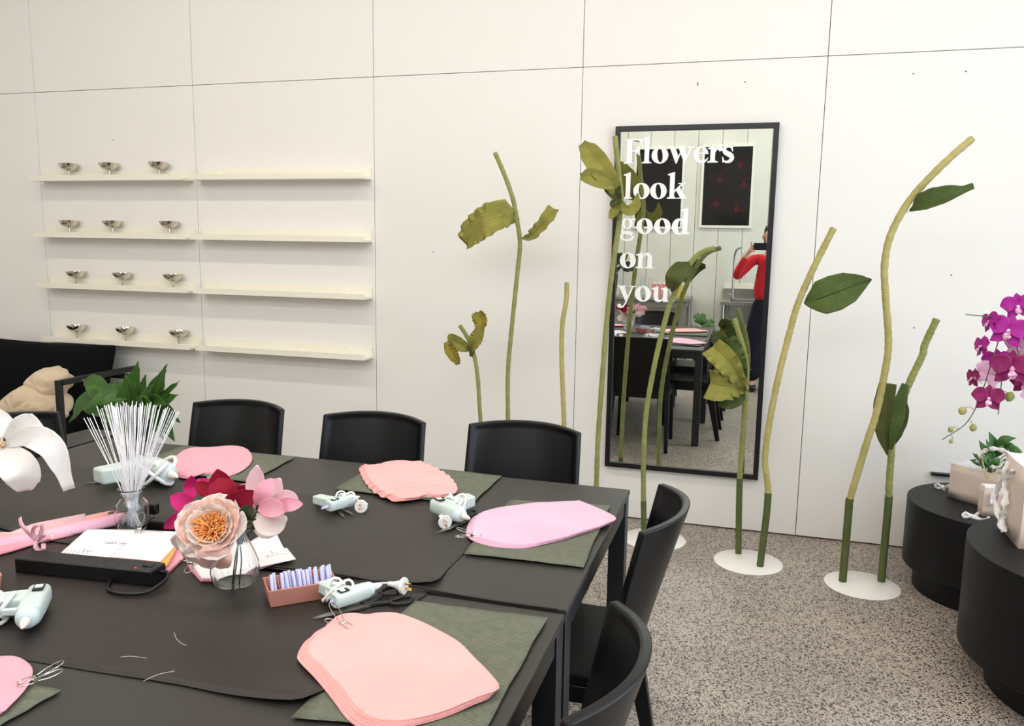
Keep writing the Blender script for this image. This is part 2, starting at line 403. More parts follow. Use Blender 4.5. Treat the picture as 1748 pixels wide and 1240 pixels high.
# grooved boards on the wall behind the camera, high window above
bm = NB(); x = X0
while x < X1:
    box2(bm, (x + .003, YF - .02, 0), (min(x + .283, X1) - .003, YF, 3.0)); x += .283
struct('wall_front', bm, M['board'], bevel=.002)
bm = NB(); box2(bm, (X0, YF - .12, 0), (X1, YF - .021, 3.0)); box2(bm, (X0, YF - .12, 3.0), (.4, YF, ZC)); box2(bm, (5.6, YF - .12, 3.0), (X1, YF, ZC)); box2(bm, (.4, YF - .12, 3.88), (5.6, YF, ZC))
struct('wall_front_core', bm, M['plaster'])
bm = NB()
for x in (.4, 1.7, 3.0, 4.3, 5.56): box2(bm, (x, YF - .1, 3.0), (x + .04, YF - .04, 3.88))
box2(bm, (.4, YF - .1, 3.0), (5.6, YF - .04, 3.04)); box2(bm, (.4, YF - .1, 3.84), (5.6, YF - .04, 3.88))
wn = struct('window_2', bm, M['frame'])
bm = NB(); box2(bm, (.42, YF - .075, 3.03), (5.58, YF - .07, 3.85)); struct('window_pane', bm, M['glass'], wn)
# shop window on the right
bm = NB(); box2(bm, (X1, YF, 0), (X1 + .1, .1, .15)); box2(bm, (X1, YF, 3.35), (X1 + .1, .1, ZC)); box2(bm, (X1, -.4, .15), (X1 + .1, .1, 3.35)); box2(bm, (X1, YF, .15), (X1 + .1, YF + .5, 3.35))
struct('wall_right', bm, M['plaster'])
bm = NB()
for y in (-5.5, -4.25, -2.97, -1.7, -.46): box2(bm, (X1 + .02, y, .15), (X1 + .08, y + .06, 3.35))
box2(bm, (X1 + .02, -5.5, .15), (X1 + .08, -.4, .21)); box2(bm, (X1 + .02, -5.5, 3.29), (X1 + .08, -.4, 3.35)); box2(bm, (X1 + .02, -5.5, 2.3), (X1 + .08, -.4, 2.35))
wn = struct('window_1', bm, M['frame'])
bm = NB(); box2(bm, (X1 + .045, -5.46, .2), (X1 + .05, -.42, 3.3)); struct('window_pane', bm, M['glass'], wn)
# ceiling battens
for k, (y, side) in enumerate(((-2.1, 'over the tables'), (-4.6, 'over the sink side'))):
    for x, ww in ((.75, 'left'), (3.2, 'middle'), (5.65, 'right')):
        t = thing('ceiling_batten', 'long white ceiling batten, %s one of the row %s' % (ww, side), 'ceiling light', (x, y, ZC), group='ceiling battens')
        bm = NB(); box(bm, (0, 0, -.05), (2.44, .11, .1)); obj('housing', bm, M['white'], t, bevel=.004)
        bm = NB(); box(bm, (0, 0, -.11), (2.40, .09, .02)); obj('diffuser', bm, M['lamp'], t, bevel=.004)

# ================================================================ PICTURE LEDGES + CUPS
SZ = [1.845, 1.490, 1.164, .812]; SD = .118
rows = ['top', 'second', 'third', 'lowest']
def make_ledge():
    t = thing('picture_ledge', '', 'shelf', group='picture ledges')
    bm = NB(); L = 1.15
    prof = [(0, 0), (-SD, 0), (-SD, .034), (-SD + .010, .034), (-SD + .010, .014), (-.014, .014), (-.014, .066), (0, .066)]
    prism(bm, [(0, y, z) for y, z in prof], L, (1, 0, 0)); obj('ledge', bm, M['shelf'], t, bevel=.001)
    for x in (.15, .56, 1.0):
        bm = NB(); lathe(bm, [(.006, 0), (.006, .0015), (.004, .003)], (x, -.014, .048), 14, rot=Rx(PI / 2)); obj('screw_cap', bm, M['screw'], t)
    return t
first = make_ledge(); k = 0
for ci, (x, side) in enumerate(((.035, 'left'), (1.232, 'right'))):
    for ri, z in enumerate(SZ):
        lab = 'white wall ledge, %s of the %s column, %s' % (rows[ri], side, 'with three steel cups' if ci == 0 else 'empty')
        if k == 0: first.location = (x, -.0005, z); first['label'] = lab
        else: dup(first, (x, -.0005, z), (0, 0, 0), lab)
        k += 1
def make_cup():
    t = thing('steel_coupe', '', 'cup', group='steel coupes on the ledges')
    bm = NB(); pr = [(.0, .049), (.012, .050), (.030, .0555), (.046, .066), (.057, .082), (.0605, .096), (.0593, .096), (.0555, .083), (.0445, .068), (.029, .058), (.011, .0525), (0, .052)]
    lathe(bm, pr, n=36); obj('bowl', bm, M['steel'], t)
    bm = NB(); lathe(bm, [(.0055, .002), (.0052, .03), (.0062, .051)], n=14); obj('stem', bm, M['steel'], t)
    bm = NB(); lathe(bm, [(.027, 0), (.027, .0015), (.010, .004), (.0055, .005)], n=28); obj('foot', bm, M['steel'], t)
    return t
cup0 = make_cup(); k = 0
pos = ['left', 'middle', 'right']
for ri, us in enumerate(((117, 186, 271), (118, 192, 289), (130, 209, 295), (131, 214, 305))):
    for ci, u in enumerate(us):
        p = hy(u, 290 if ri == 0 else (0, 390, 478, 570)[ri], -.06)
        lab = 'small polished steel footed cup, %s one on the %s ledge of the left column' % (pos[ci], rows[ri])
        loc = (p.x, -.06, SZ[ri] + .0142)
        if k == 0: cup0.location = loc; cup0['label'] = lab
        else: dup(cup0, loc, (0, 0, k * .7), lab)
        k += 1

# ================================================================ MIRROR with lettering
MX0, MX1, MZ0, MZ1, MYF = 3.788, 4.596, .294, 2.105, -.036
t = thing('wall_mirror', 'tall black framed wall mirror with white lettering Flowers look good on you', 'mirror', ((MX0 + MX1) / 2, 0, MZ0))
fw = .026
bm = NB(); box2(bm, (MX0, MYF, MZ0), (MX0 + fw, -.001, MZ1)); box2(bm, (MX1 - fw, MYF, MZ0), (MX1, -.001, MZ1))
box2(bm, (MX0 + fw, MYF, MZ1 - fw), (MX1 - fw, -.001, MZ1)); box2(bm, (MX0 + fw, MYF, MZ0), (MX1 - fw, -.001, MZ0 + fw))
obj('mirror_frame', bm, M['frame'], t, world=True, bevel=.001)
GY = -.024
bm = NB(); box2(bm, (MX0 + fw - .002, GY, MZ0 + fw - .002), (MX1 - fw + .002, GY + .004, MZ1 - fw + .002))
for v in bm.verts: v.co.y += .0014 * (v.co.z - MZ0)      # not hung quite plumb
obj('mirror_glass', bm, M['mirror'], t, world=True)
# --- serif glyphs, 1 unit = cap height
def ell(cx, cy, rx, ry, a0=0, a1=360, n=40): return [(cx + rx * math.cos(math.radians(a0 + (a1 - a0) * i / n)), cy + ry * math.sin(math.radians(a0 + (a1 - a0) * i / n))) for i in range(n + 1)]
def strip(A, B): return [('strip', A, B)]
def ring(cx, cy, rx, ry, ix, iy, dx=0, tilt=0):
    A = ell(cx, cy, rx, ry); B = ell(cx + dx, cy, ix, iy)
    if tilt:
        c_, s_ = math.cos(tilt), math.sin(tilt); B = [(cx + dx + (x - cx - dx) * c_ - (y - cy) * s_, cy + (x - cx - dx) * s_ + (y - cy) * c_) for x, y in B]
    return strip(A, B)
def stroke(pts, ws, n=28):
    c = spline([V((x, y, 0)) for x, y in pts], n); A, B = [], []
    for i, p in enumerate(c):
        d = (c[min(i + 1, n)] - c[max(i - 1, 0)]).normalized(); nn = V((-d.y, d.x, 0)); w_ = lerpl(ws, i / n) / 2
        A.append(((p + nn * w_).x, (p + nn * w_).y)); B.append(((p - nn * w_).x, (p - nn * w_).y))
    return strip(A, B)
def pl(*p): return [('poly', p)]
def rc(x0, y0, x1, y1): return pl((x0, y0), (x1, y0), (x1, y1), (x0, y1))
def serif(x0, xa, xb, x1, y, up=1):       # bracketed foot
    h = .045 * up; k_ = .11 * up
    return pl((x0, y), (x1, y), (x1, y + h), (xb + .02, y + h + .02 * up), (xb, y + k_), (xa, y + k_), (xa - .02, y + h + .02 * up), (x0, y + h))
def asc(x0, x1, h=1.1, y0=0): return pl((x0, y0), (x1, y0), (x1, h), (x0 - .02, h - .06), (x0 - .10, h - .09), (x0 - .10, h - .125), (x0 - .02, h - .14), (x0, h - .17))
GL = {}
GL['F'] = (.78, rc(.125, 0, .335, 1) + serif(0, .125, .335, .47, 0) + pl((.04, 1), (.04, .955), (.125, .94), (.125, 1)) + pl((.125, 1), (.76, 1), (.76, .74), (.715, .74), (.66, .88), (.56, .94), (.335, .945), (.125, .94))
           + pl((.3, .545), (.5, .545), (.58, .60), (.61, .70), (.655, .70), (.655, .33), (.61, .33), (.58, .43), (.5, .48), (.3, .485)))
GL['l'] = (.44, asc(.115, .305) + serif(.01, .115, .305, .405, 0))
GL['o'] = (.72, ring(.355, .322, .345, .338, .115, .29, 0, .12))
GL['w'] = (1.09, pl((.07, .63), (.295, .63), (.45, .22), (.36, -.02), (.33, -.02)) + pl((.33, -.02), (.37, -.02), (.60, .60), (.555, .60)) + pl((.42, .63), (.65, .63), (.79, .22), (.71, -.02), (.68, -.02))
           + pl((.68, -.02), (.715, -.02), (.985, .63), (.915, .63)) + rc(0, .605, .38, .65) + rc(.40, .605, .74, .65) + rc(.82, .605, 1.08, .65) + pl((.29, .36), (.345, -.02), (.40, .12)))
GL['e'] = (.59, strip(ell(.30, .322, .29, .338, 4, 318), ell(.325, .345, .125, .265, 8, 305)) + rc(.16, .345, .59, .40) + stroke([(.40, .045), (.50, .09), (.585, .20)], [.13, .07, .02]))
GL['r'] = (.60, asc(.12, .31, .675) + serif(.01, .12, .31, .43, 0) + stroke([(.29, .42), (.36, .56), (.47, .61)], [.05, .09, .13]) + ring(.50, .555, .095, .10, .001, .001))
GL['s'] = (.50, stroke([(.43, .47), (.36, .60), (.24, .635), (.12, .58), (.10, .48), (.17, .39), (.30, .32), (.40, .24), (.41, .13), (.30, .03), (.16, .025), (.08, .10), (.05, .2)], [.03, .06, .08, .12, .16, .19, .20, .19, .16, .12, .07, .05, .02]) + pl((.38, .64), (.43, .66), (.45, .44), (.41, .44)) + pl((.03, .22), (.07, .22), (.10, .02), (.05, -.01)))
GL['k'] = (.80, asc(.115, .305) + serif(.01, .115, .305, .405, 0) + stroke([(.29, .28), (.64, .62)], [.06, .06]) + rc(.46, .605, .78, .65) + pl((.36, .38), (.52, .49), (.80, .04), (.80, 0), (.58, 0)) + rc(.44, 0, .82, .045))
GL['g'] = (.64, ring(.285, .43, .255, .225, .095, .185) + stroke([(.43, .58), (.52, .61), (.62, .585)], [.05, .06, .11]) + stroke([(.17, .23), (.09, .15), (.11, .07), (.24, .045), (.42, .03), (.52, -.04)], [.04, .07, .10, .14, .15, .15]) + strip(ell(.30, -.14, .30, .175, 20, -230), ell(.30, -.125, .19, .11, 20, -230)) + stroke([(.08, -.02), (.14, .05)], [.06, .06]))
GL['d'] = (.74, ring(.30, .322, .295, .338, .10, .27, .05) + asc(.46, .65, 1.1) + pl((.65, 0), (.75, .02), (.75, .06), (.65, .10)) + pl((.46, .1), (.46, 0), (.65, 0), (.65, .2)))
GL['n'] = (.82, asc(.115, .305, .675) + serif(.01, .115, .305, .385, 0) + stroke([(.28, .46), (.40, .595), (.52, .60), (.605, .50), (.61, .35), (.61, .0)], [.04, .07, .13, .18, .19, .19]) + serif(.43, .515, .705, .81, 0))
GL['u'] = (.80, asc(.115, .305, .66, .2) + stroke([(.21, .25), (.225, .12), (.33, .05), (.45, .07), (.54, .17)], [.19, .18, .12, .07, .04]) + asc(.515, .70, .66) + pl((.70, 0), (.80, .02), (.80, .06), (.70, .10)) + pl((.515, .2), (.56, 0), (.70, 0), (.70, .2)))
GL['y'] = (.78, pl((.07, .63), (.30, .63), (.455, .22), (.40, .0), (.35, .0)) + stroke([(.665, .62), (.46, .12), (.34, -.16), (.22, -.28), (.12, -.26)], [.065, .06, .06, .07, .12]) + ring(.105, -.225, .085, .085, .001, .001) + rc(0, .605, .38, .65) + rc(.53, .605, .80, .65))
GL['.'] = (.25, ring(.13, .095, .10, .10, .001, .001))
def write(bm, text, x, z, s, y=GY - .0034, kern=0):
    for ch in text:
        if ch == ' ': x += .3 * s; continue
        adv, shapes = GL[ch]
        for sh in shapes:
            y -= .00003
            if sh[0] == 'poly':
                vs = [bm.verts.new((x + a * s, y, z + b_ * s)) for a, b_ in sh[1]]
                f = face(bm, vs)
                if f: bmesh.ops.triangulate(bm, faces=[f])
            else:
                A, B = sh[1], sh[2]
                va = [bm.verts.new((x + a * s, y, z + b_ * s)) for a, b_ in A]; vb = [bm.verts.new((x + a * s, y, z + b_ * s)) for a, b_ in B]
                for i in range(len(va) - 1): face(bm, (va[i], va[i + 1], vb[i + 1], vb[i]))
        x += (adv + kern) * s
for word, (ul, vl), (ur, vr) in (('Flowers', (1065, 279.5), (1251, 277.5)), ('look', (1063, 339.5), (1170.5, 339.5)), ('good', (1059, 399), (1178, 400)), ('on', (1057.3, 457.3), (1116, 458)), ('you.', (1053.3, 513), (1151.5, 515.5))):
    a, b_ = hy(ul, vl, GY), hy(ur, vr, GY); wid = sum(GL[c][0] for c in word)
    s = .1225
    kern = ((b_.x - a.x) / s - wid) / len(word)
    bm = NB(); write(bm, word, a.x, a.z, s, kern=kern)
    bmesh.ops.remove_doubles(bm, verts=bm.verts, dist=1e-6)
    bmesh.ops.recalc_face_normals(bm, faces=bm.faces)
    o = obj('lettering', bm, M['vinyl'], t, world=True, smooth=0)

# ================================================================ GIANT PAPER FLOWER STEMS
SY = -.4
def stem_path(px, y, foot):
    """upright path through measured points, ending on the steel base at foot (x, y)"""
    pts = [hy(u, v, y) for u, v in px]; low = pts[-1]
    f = V((foot[0], foot[1], .004))
    ls = [p for p in pts]
    n = max(1, int((low.z - f.z) / .25))
    for i in range(1, n + 1): ls.append(low.lerp(f, i / n))
    return ls[::-1]
def giant_stem(name, label, px, foot, r, m_, sleeve_z, y=None, group='giant paper stems'):
    y = foot[1] if y is None else y
    t = thing(name, label, 'paper decoration', (foot[0], foot[1], .004), group=group)
    c = spline(stem_path(px, y, foot), 160)
    up = [p for p in c if p.z > sleeve_z]; lo = [p for p in c if p.z <= sleeve_z + .03]
    bm = NB(); rr = [r * (1 + .05 * math.sin(i * 1.7) + .03 * math.sin(i * .6)) for i in range(len(up))]
    tube(bm, up, rr, 14); obj('wrapped_stem', bm, m_, t, world=True)
    if len(lo) > 2:
        bm = NB(); tube(bm, lo, r * 1.13, 14); obj('sleeve', bm, M['sleeve'], t, world=True)
    bm = NB(); d = (up[-1] - up[-2]).normalized(); tube(bm, [up[-1] - d * .002, up[-1] + d * .0015], r * .8, 14); obj('pipe_end', bm, M['core'], t, world=True)
    bm = NB(); tube(bm, [up[-1], up[-1] + d * .0025], r * .5, 12); obj('pipe_bore', bm, M['gap'], t, world=True)
    return t
bases = [((3.260, -.40), 'behind the first wall chairs, mostly hidden'), ((3.722, -.42), 'hidden behind the third wall chair'), ((4.10, -.285), 'beside the chair at the table end, partly hidden'), ((4.567, -.447), 'under the pair of stems right of the mirror'), ((5.061, -.563), 'under the rightmost pair of stems')]
for (x, y), l in bases:
    bm = NB(); lathe(bm, [(.158, 0), (.160, .001), (.160, .003), (.158, .004)], n=72)
    o = obj('stem_base', bm, M['disc'], base=(x, y, 0)); tag(o, 'round white steel floor plate ' + l, 'base plate', 'white stem base plates')
s1 = giant_stem('giant_paper_flower', 'short olive paper stem with two crumpled leaves, leftmost in front of the wall', [(785, 556), (797, 575), (808, 602), (815, 640), (819, 700), (821, 740)], (3.19, -.4), .0105, M['stemgreen'], .35)
s2 = giant_stem('giant_paper_flower', 'tall green paper stem with bare left leaning tip and a leaf each side', [(845, 261), (861.6, 299.7), (876, 341.6), (884.6, 387.7), (887.6, 421), (882.6, 471.6), (872, 576), (867, 639), (867, 723)], (3.345, -.4), .0112, M['stemgreen'], .35)
s3 = giant_stem('giant_paper_flower', 'short leafless yellow green paper stem behind the third wall chair', [(967.7, 483), (966.4, 513.5), (960, 555), (959, 618), (963, 735)], (3.64, -.42), .0118, M['stemyellow'], .35)
s4 = giant_stem('giant_paper_flower', 'tall green paper stem, leaves bunched near its top, over the mirror left edge', [(1050, 233), (1057, 304), (1060.8, 341.6), (1056.6, 383.5), (1044, 471.6), (1033.5, 576), (1021.8, 735.7), (1018, 828)], (3.815, -.42), .0125, M['stemgreen'], .22)
s5 = giant_stem('giant_paper_flower', 'green paper stem in front of the mirror, arching right above a big dark leaf', [(1220, 424), (1200.6, 430), (1185, 442), (1166, 470), (1149.6, 504.8), (1139.6, 532), (1120, 610.7), (1104, 697.8), (1099, 770), (1098.4, 840)], (4.055, -.33), .0128, M['stemgreen'], .20, y=-.36)
s6 = giant_stem('giant_paper_flower', 'green paper stem with crumpled olive leaves, in front of the mirror right side', [(1253.5, 544.5), (1269, 597), (1274, 631.6), (1273, 670), (1268, 748), (1262.5, 825)], (4.520, -.352), .0135, M['stemgreen'], .36)
s7 = giant_stem('giant_paper_flower', 'yellow paper stem leaning right beside the mirror, with one broad green leaf', [(1423, 389.7), (1389, 457.4), (1362, 519), (1348.4, 566), (1329, 643), (1313.6, 720.7), (1305.8, 786.5), (1310.8, 850)], (4.622, -.487), .0145, M['stemyellow'], .345)
s8 = giant_stem('giant_paper_flower', 'tallest yellow paper stem, curving far right at the top above a folded leaf', [(1660.5, 236), (1619, 272), (1576, 315), (1545.5, 353), (1519.5, 404), (1510, 453), (1512, 511), (1515.5, 557), (1516, 600), (1506.6, 655.7), (1494.5, 711), (1480, 755), (1451, 852), (1448.7, 871)], (4.981, -.551), .0150, M['stemyellow'], .37)
s9 = giant_stem('giant_paper_flower', 'green paper stem leaning right with leaves sheathed around it, rightmost of all', [(1599, 545), (1579, 588), (1574.4, 607), (1555, 648), (1535.7, 697), (1523.6, 745), (1521, 781.6), (1517.5, 830), (1516, 866)], (5.150, -.494), .0148, M['stemgreen'], .38)
def pl3(px, ys):                       # measured points with their own depths
    return [hy(u, v, lerpl(ys, i / max(len(px) - 1, 1))) for i, (u, v) in enumerate(px)]
# s1 leaves
leaf('paper_leaf', pl3([(800, 598), (788, 590), (772, 582), (764, 582)], [-.4, -.44, -.46]), .040, M['olive'], s1, fold=.4, ruf=.006, prof=[.3, .8, 1, .95, .6], seed=1)
leaf('paper_leaf', pl3([(764, 583), (769, 595), (776, 608), (783, 622)], [-.46, -.47, -.45]), .036, M['goldleaf'], s1, fold=.45, ruf=.008, rufn=9, prof=[.5, .9, 1, .8, .35], seed=2)
leaf('paper_leaf', pl3([(803, 600), (811, 585), (818, 570), (821, 560)], [-.4, -.44, -.43]), .048, M['olive'], s1, fold=.5, ruf=.008, rufn=8, prof=[.3, .7, .9, .7, .5], seed=3)
leaf('paper_leaf', pl3([(820, 565), (822, 550), (818, 540), (817, 533)], [-.43, -.42, -.40]), .044, M['goldleaf'], s1, fold=.5, ruf=.009, rufn=7, prof=[.5, .9, 1, .8, .4], seed=4)
bm = NB(); c = spline(pl3([(806, 608), (805, 598), (800, 590)], [-.4, -.405, -.4]), 8); tube(bm, c, [.013, .017, .013], 12); obj('leaf_collar', bm, M['olivedark'], s1, world=True)
# s2 leaves
leaf('paper_leaf', pl3([(879, 379), (858, 374), (832, 386), (812, 400), (796, 418)], [-.4, -.45, -.48, -.46, -.44]), (.100, .060), M['olive'], s2, fold=.30, ruf=.013, rufn=7, prof=[.1, .9, 1, .98, .85, .5], seed=5)
leaf('paper_leaf', pl3([(889, 407), (905, 405), (920, 392), (935, 374), (946, 357)], [-.4, -.44, -.46, -.42]), (.038, .038), M['olive'], s2, fold=.55, ruf=.008, rufn=5, prof=[.08, .5, .9, .9, 1.05, .9], seed=6)
# s4 leaves
leaf('paper_leaf', pl3([(1056, 335), (1046, 315), (1030, 290), (1012, 265), (994, 245)], [-.42, -.48, -.50, -.47, -.44]), (.052, .062), M['olive'], s4, fold=.30, ruf=.006, prof=[.1, .6, .9, 1, .9, .35], seed=7)
leaf('paper_leaf', pl3([(1055, 318), (1040, 313), (1022, 305), (1005, 300), (992, 302)], [-.43, -.50, -.52, -.50]), (.040, .050), M['olive'], s4, fold=.35, ruf=.004, prof=[.1, .7, 1, .9, .35], seed=8)
leaf('paper_leaf', pl3([(1060, 345), (1050, 330), (1044, 312), (1043, 297)], [-.43, -.46, -.46]), (0.048, 0.048), M['olivedark'], s4, fold=.5, ruf=.005, prof=[.1, .6, .95, .9, .3], seed=9)
leaf('paper_leaf', pl3([(1062, 345), (1070, 356), (1082, 352), (1088, 330)], [-.42, -.47, -.47, -.45]), (.042, .020), M['olive'], s4, fold=.35, prof=[.1, .6, 1, .8, .1], ruf=.002, seed=11)
leaf('paper_leaf', pl3([(1064, 345), (1056, 352), (1048, 364), (1042, 374)], [-.42, -.45, -.47]), (.030, .030), M['olive'], s4, fold=.5, ruf=.006, prof=[.5, .8, .9, .8, .4], seed=12)
leaf('paper_leaf', pl3([(1062, 342), (1054, 344), (1047, 349), (1044, 354)], [-.42, -.45, -.46]), (.022, .022), M['olivedark'], s4, fold=.5, ruf=.004, prof=[.5, .9, .9, .4], seed=13)
# s5 leaves
leaf('paper_leaf', pl3([(1190, 463), (1170, 465), (1155, 478), (1147, 499)], [-.37, -.43, -.46, -.42]), (.066, .036), M['olivedark'], s5, fold=.4, ruf=.006, rufn=5, prof=[.06, .55, .95, .95, .7, .06], seed=15)
leaf('paper_leaf', pl3([(1147, 497), (1158, 484), (1168, 476), (1178, 468)], [-.41, -.44, -.42]), (.012, .045), M['greenleaf'], s5, fold=.4, ruf=.003, prof=[.2, .8, 1, .5, .1], seed=16)
# s6 leaves (crumpled)
leaf('paper_leaf', pl3([(1272, 668), (1252, 664), (1232, 660), (1212, 655)], [-.36, -.42, -.46, -.44]), (.072, .085), M['olive'], s6, fold=.42, ruf=.018, rufn=5, prof=[.06, .35, .7, 1, .95], seed=18, curl=.01)
leaf('paper_leaf', pl3([(1272, 668), (1258, 640), (1238, 612), (1216, 592)], [-.36, -.44, -.46, -.42]), (.055, .070), M['olive'], s6, fold=.4, ruf=.016, rufn=6, prof=[.08, .5, .9, 1, .9], seed=19)
leaf('paper_leaf', pl3([(1270, 660), (1262, 630), (1252, 604), (1240, 580)], [-.35, -.38, -.38, -.36]), (.055, .055), M['greenleaf'], s6, fold=.35, ruf=.014, rufn=7, prof=[.1, .6, .9, 1, .8], seed=20)
leaf('paper_leaf', pl3([(1240, 592), (1232, 580), (1224, 580), (1218, 588)], [-.38, -.40, -.42]), (.035, .035), M['olivedark'], s6, fold=.6, ruf=.010, rufn=6, prof=[.5, .9, 1, .6], seed=21)
leaf('paper_leaf', pl3([(1272, 668), (1262, 684), (1244, 690), (1226, 688)], [-.36, -.41, -.43, -.41]), (.035, .030), M['greenleaf'], s6, fold=.5, ruf=.008, rufn=6, prof=[.1, .8, 1, .5], seed=22)
# s7 leaf
leaf('paper_leaf', pl3([(1372, 518), (1392, 512), (1425, 500), (1460, 486), (1488, 477)], [-.487, -.51, -.52, -.51, -.50]), (.083, .080), M['greenleaf'], s7, fold=.18, ruf=.005, rufn=4, prof=[.03, .45, .95, 1, .85, .45, .04], seed=23)
bm = NB(); tube(bm, pl3([(1374, 518), (1400, 509.5), (1430, 498), (1462, 485), (1484, 478.5)], [-.489, -.518, -.526, -.518, -.507]), [.0022, .0008], 6); obj('leaf_midrib', bm, M['darkleaf'], s7, world=True)
# s8 leaf
leaf('paper_leaf', pl3([(1553, 361), (1580, 354), (1610, 344), (1640, 331), (1663, 321)], [-.551, -.60, -.62, -.60]), (.012, .072), M['greenleaf'], s8, fold=.45, ruf=.004, rufn=4, prof=[.08, .9, 1, .85, .4, .3], seed=24)
bm = NB(); tube(bm, pl3([(1546, 363), (1556, 361)], [-.551, -.56]), .001, 6); obj('leaf_wire', bm, M['chrome'], s8, world=True)
# s9 leaves
leaf('paper_leaf', pl3([(1516, 777), (1511, 740), (1513, 700), (1520, 655)], [-.49, -.52, -.53, -.53]), (.030, .060), M['olivedark'], s9, fold=.30, ruf=.003, prof=[.1, .55, .9, 1, .85], seed=25)
leaf('paper_leaf', pl3([(1518, 775), (1524, 735), (1532, 690), (1543, 655)], [-.50, -.525, -.525, -.52]), (.040, .020), M['greenleaf'], s9, fold=.40, ruf=.002, prof=[.1, .6, 1, .9, .5], seed=26)
leaf('paper_leaf', pl3([(1522, 765), (1532, 735), (1541, 705), (1544, 680)], [-.46, -.45, -.45, -.46]), (.030, .030), M['olivedark'], s9, fold=.3, ruf=.002, prof=[.15, .8, 1, .8, .2], seed=27)

# ================================================================ TABLES
TX0, TX1 = 2.155, 4.182
def make_table(label, y0, y1):
    t = thing('work_table', label, 'table', ((TX0 + TX1) / 2, (y0 + y1) / 2, 0), group='charcoal work tables')
    hx, hy_ = (TX1 - TX0) / 2, (y1 - y0) / 2
    bm = NB(); box(bm, (0, 0, TZ - .009), (2 * hx, 2 * hy_, .018)); obj('table_top', bm, M['table'], t, bevel=.004)
    a = .052; bm = NB(); i = .008
    for s in (-1, 1):
        box(bm, (0, s * (hy_ - i - .012), TZ - .018 - .026), (2 * (hx - a), .024, .052)); box(bm, (s * (hx - i - .012), 0, TZ - .044), (.024, 2 * (hy_ - a), .052))
    obj('apron', bm, M['tabmetal'], t, bevel=.001)
    for sx in (-1, 1):
        for sy in (-1, 1):
            bm = NB(); box(bm, (sx * (hx - a / 2 - .003), sy * (hy_ - a / 2 - .003), (TZ - .018) / 2), (a, a, TZ - .018)); obj('leg', bm, M['tabmetal'], t, bevel=.002)
    return t
make_table('long charcoal table nearer the shelf wall, one half of the work surface', -2.755, -1.853)
make_table('long charcoal table nearer the viewer, pushed against the other one', -3.678, -2.776)

# ================================================================ CHAIRS
def make_chair():
    t = thing('side_chair', '', 'chair', group='black resin chairs')
    # local: faces +Y, seat centre at origin
    bm = NB(); P = []
    for i in range(15):
        u = i / 14; row = []; y = -.205 + .41 * u
        for j in range(15):
            q = j / 14 * 2 - 1; hw = .212 - .012 * (1 - u)
            z = .455 - .012 * (1 - q * q) * math.sin(PI * min(1, u * 1.1)) - .010 * max(0, u - .85) / .15
            row.append(V((q * hw, y, z)))
        P.append(row)
    gridm(bm, P)
    r_ = bmesh.ops.extrude_face_region(bm, geom=bm.faces[:]); vs = [e for e in r_['geom'] if isinstance(e, bmesh.types.BMVert)]
    for v in vs: v.co.z = .425
    obj('seat', bm, M['resin'], t, bevel=.004, smooth=.6)
    # wrapped back
    NU, NH = 56, 44
    def P_(q, h, th):
        hw = .200 + .012 * (1 - h) ** 1.0
        sag = .050 + .034 * h
        x = q * hw; y = -.175 - .085 * h ** 1.15 - sag * (1 - abs(q) ** 2.2)
        z = .415 + (.425 + .010 * (1 - q * q)) * h
        nx, ny = 2.2 * sag * (abs(q) ** 1.2) * (1 if q > 0 else -1) / hw, -1.0
        l = math.hypot(nx, ny)
        return V((x + nx / l * th, y + ny / l * th, z))
    fr, bk = [], []
    for i in range(NH + 1):
        h = i / NH; a, b_ = [], []
        for j in range(NU + 1):
            q = j / NU * 2 - 1
            rim = min((1 - abs(q)) * .2, (1 - h) * .42) ; rec = .0045 * min(1, max(0, (rim - .013) / .003))
            a.append(P_(q, h, rec)); b_.append(P_(q, h, .020))
        fr.append(a); bk.append(b_)
    bm = NB(); vf = [[bm.verts.new(p) for p in r] for r in fr]; vb = [[bm.verts.new(p) for p in r] for r in bk]
    for i in range(NH):
        for j in range(NU):
            face(bm, (vf[i][j], vf[i][j + 1], vf[i + 1][j + 1], vf[i + 1][j])); face(bm, (vb[i][j], vb[i + 1][j], vb[i + 1][j + 1], vb[i][j + 1]))
    for j in range(NU):
        face(bm, (vf[NH][j], vf[NH][j + 1], vb[NH][j + 1], vb[NH][j])); face(bm, (vf[0][j], vb[0][j], vb[0][j + 1], vf[0][j + 1]))
    for i in range(NH):
        face(bm, (vf[i][0], vf[i + 1][0], vb[i + 1][0], vb[i][0])); face(bm, (vf[i][NU], vb[i][NU], vb[i + 1][NU], vf[i + 1][NU]))
    obj('backrest', bm, M['resin'], t, bevel=.004, smooth=.6)
    bm = NB()
    for s in (-1, 1): box(bm, (s * .195, .0, .405), (.022, .36, .045))
    box(bm, (0, .19, .405), (.36, .022, .045)); box(bm, (0, -.185, .405), (.36, .022, .045)); obj('seat_rail', bm, M['resin'], t, bevel=.003)
    for s in (-1, 1):
        bm = NB(); a = [(s * .205 + dx, .185 + dy, 0) for dx, dy in ((-.014, -.014), (.014, -.014), (.014, .014), (-.014, .014))]
        b_ = [(s * .190 + dx, .180 + dy, .43) for dx, dy in ((-.022, -.022), (.022, -.022), (.022, .022), (-.022, .022))]
        hexa(bm, a, b_); obj('leg', bm, M['resin'], t, bevel=.003)
        bm = NB(); a = [(s * .215 + dx, -.275 + dy, 0) for dx, dy in ((-.013, -.016), (.013, -.016), (.013, .016), (-.013, .016))]
        b_ = [(s * .198 + dx, -.185 + dy, .45) for dx, dy in ((-.018, -.032), (.018, -.032), (.018, .032), (-.018, .032))]
        hexa(bm, a, b_); obj('leg', bm, M['resin'], t, bevel=.003)
    return t
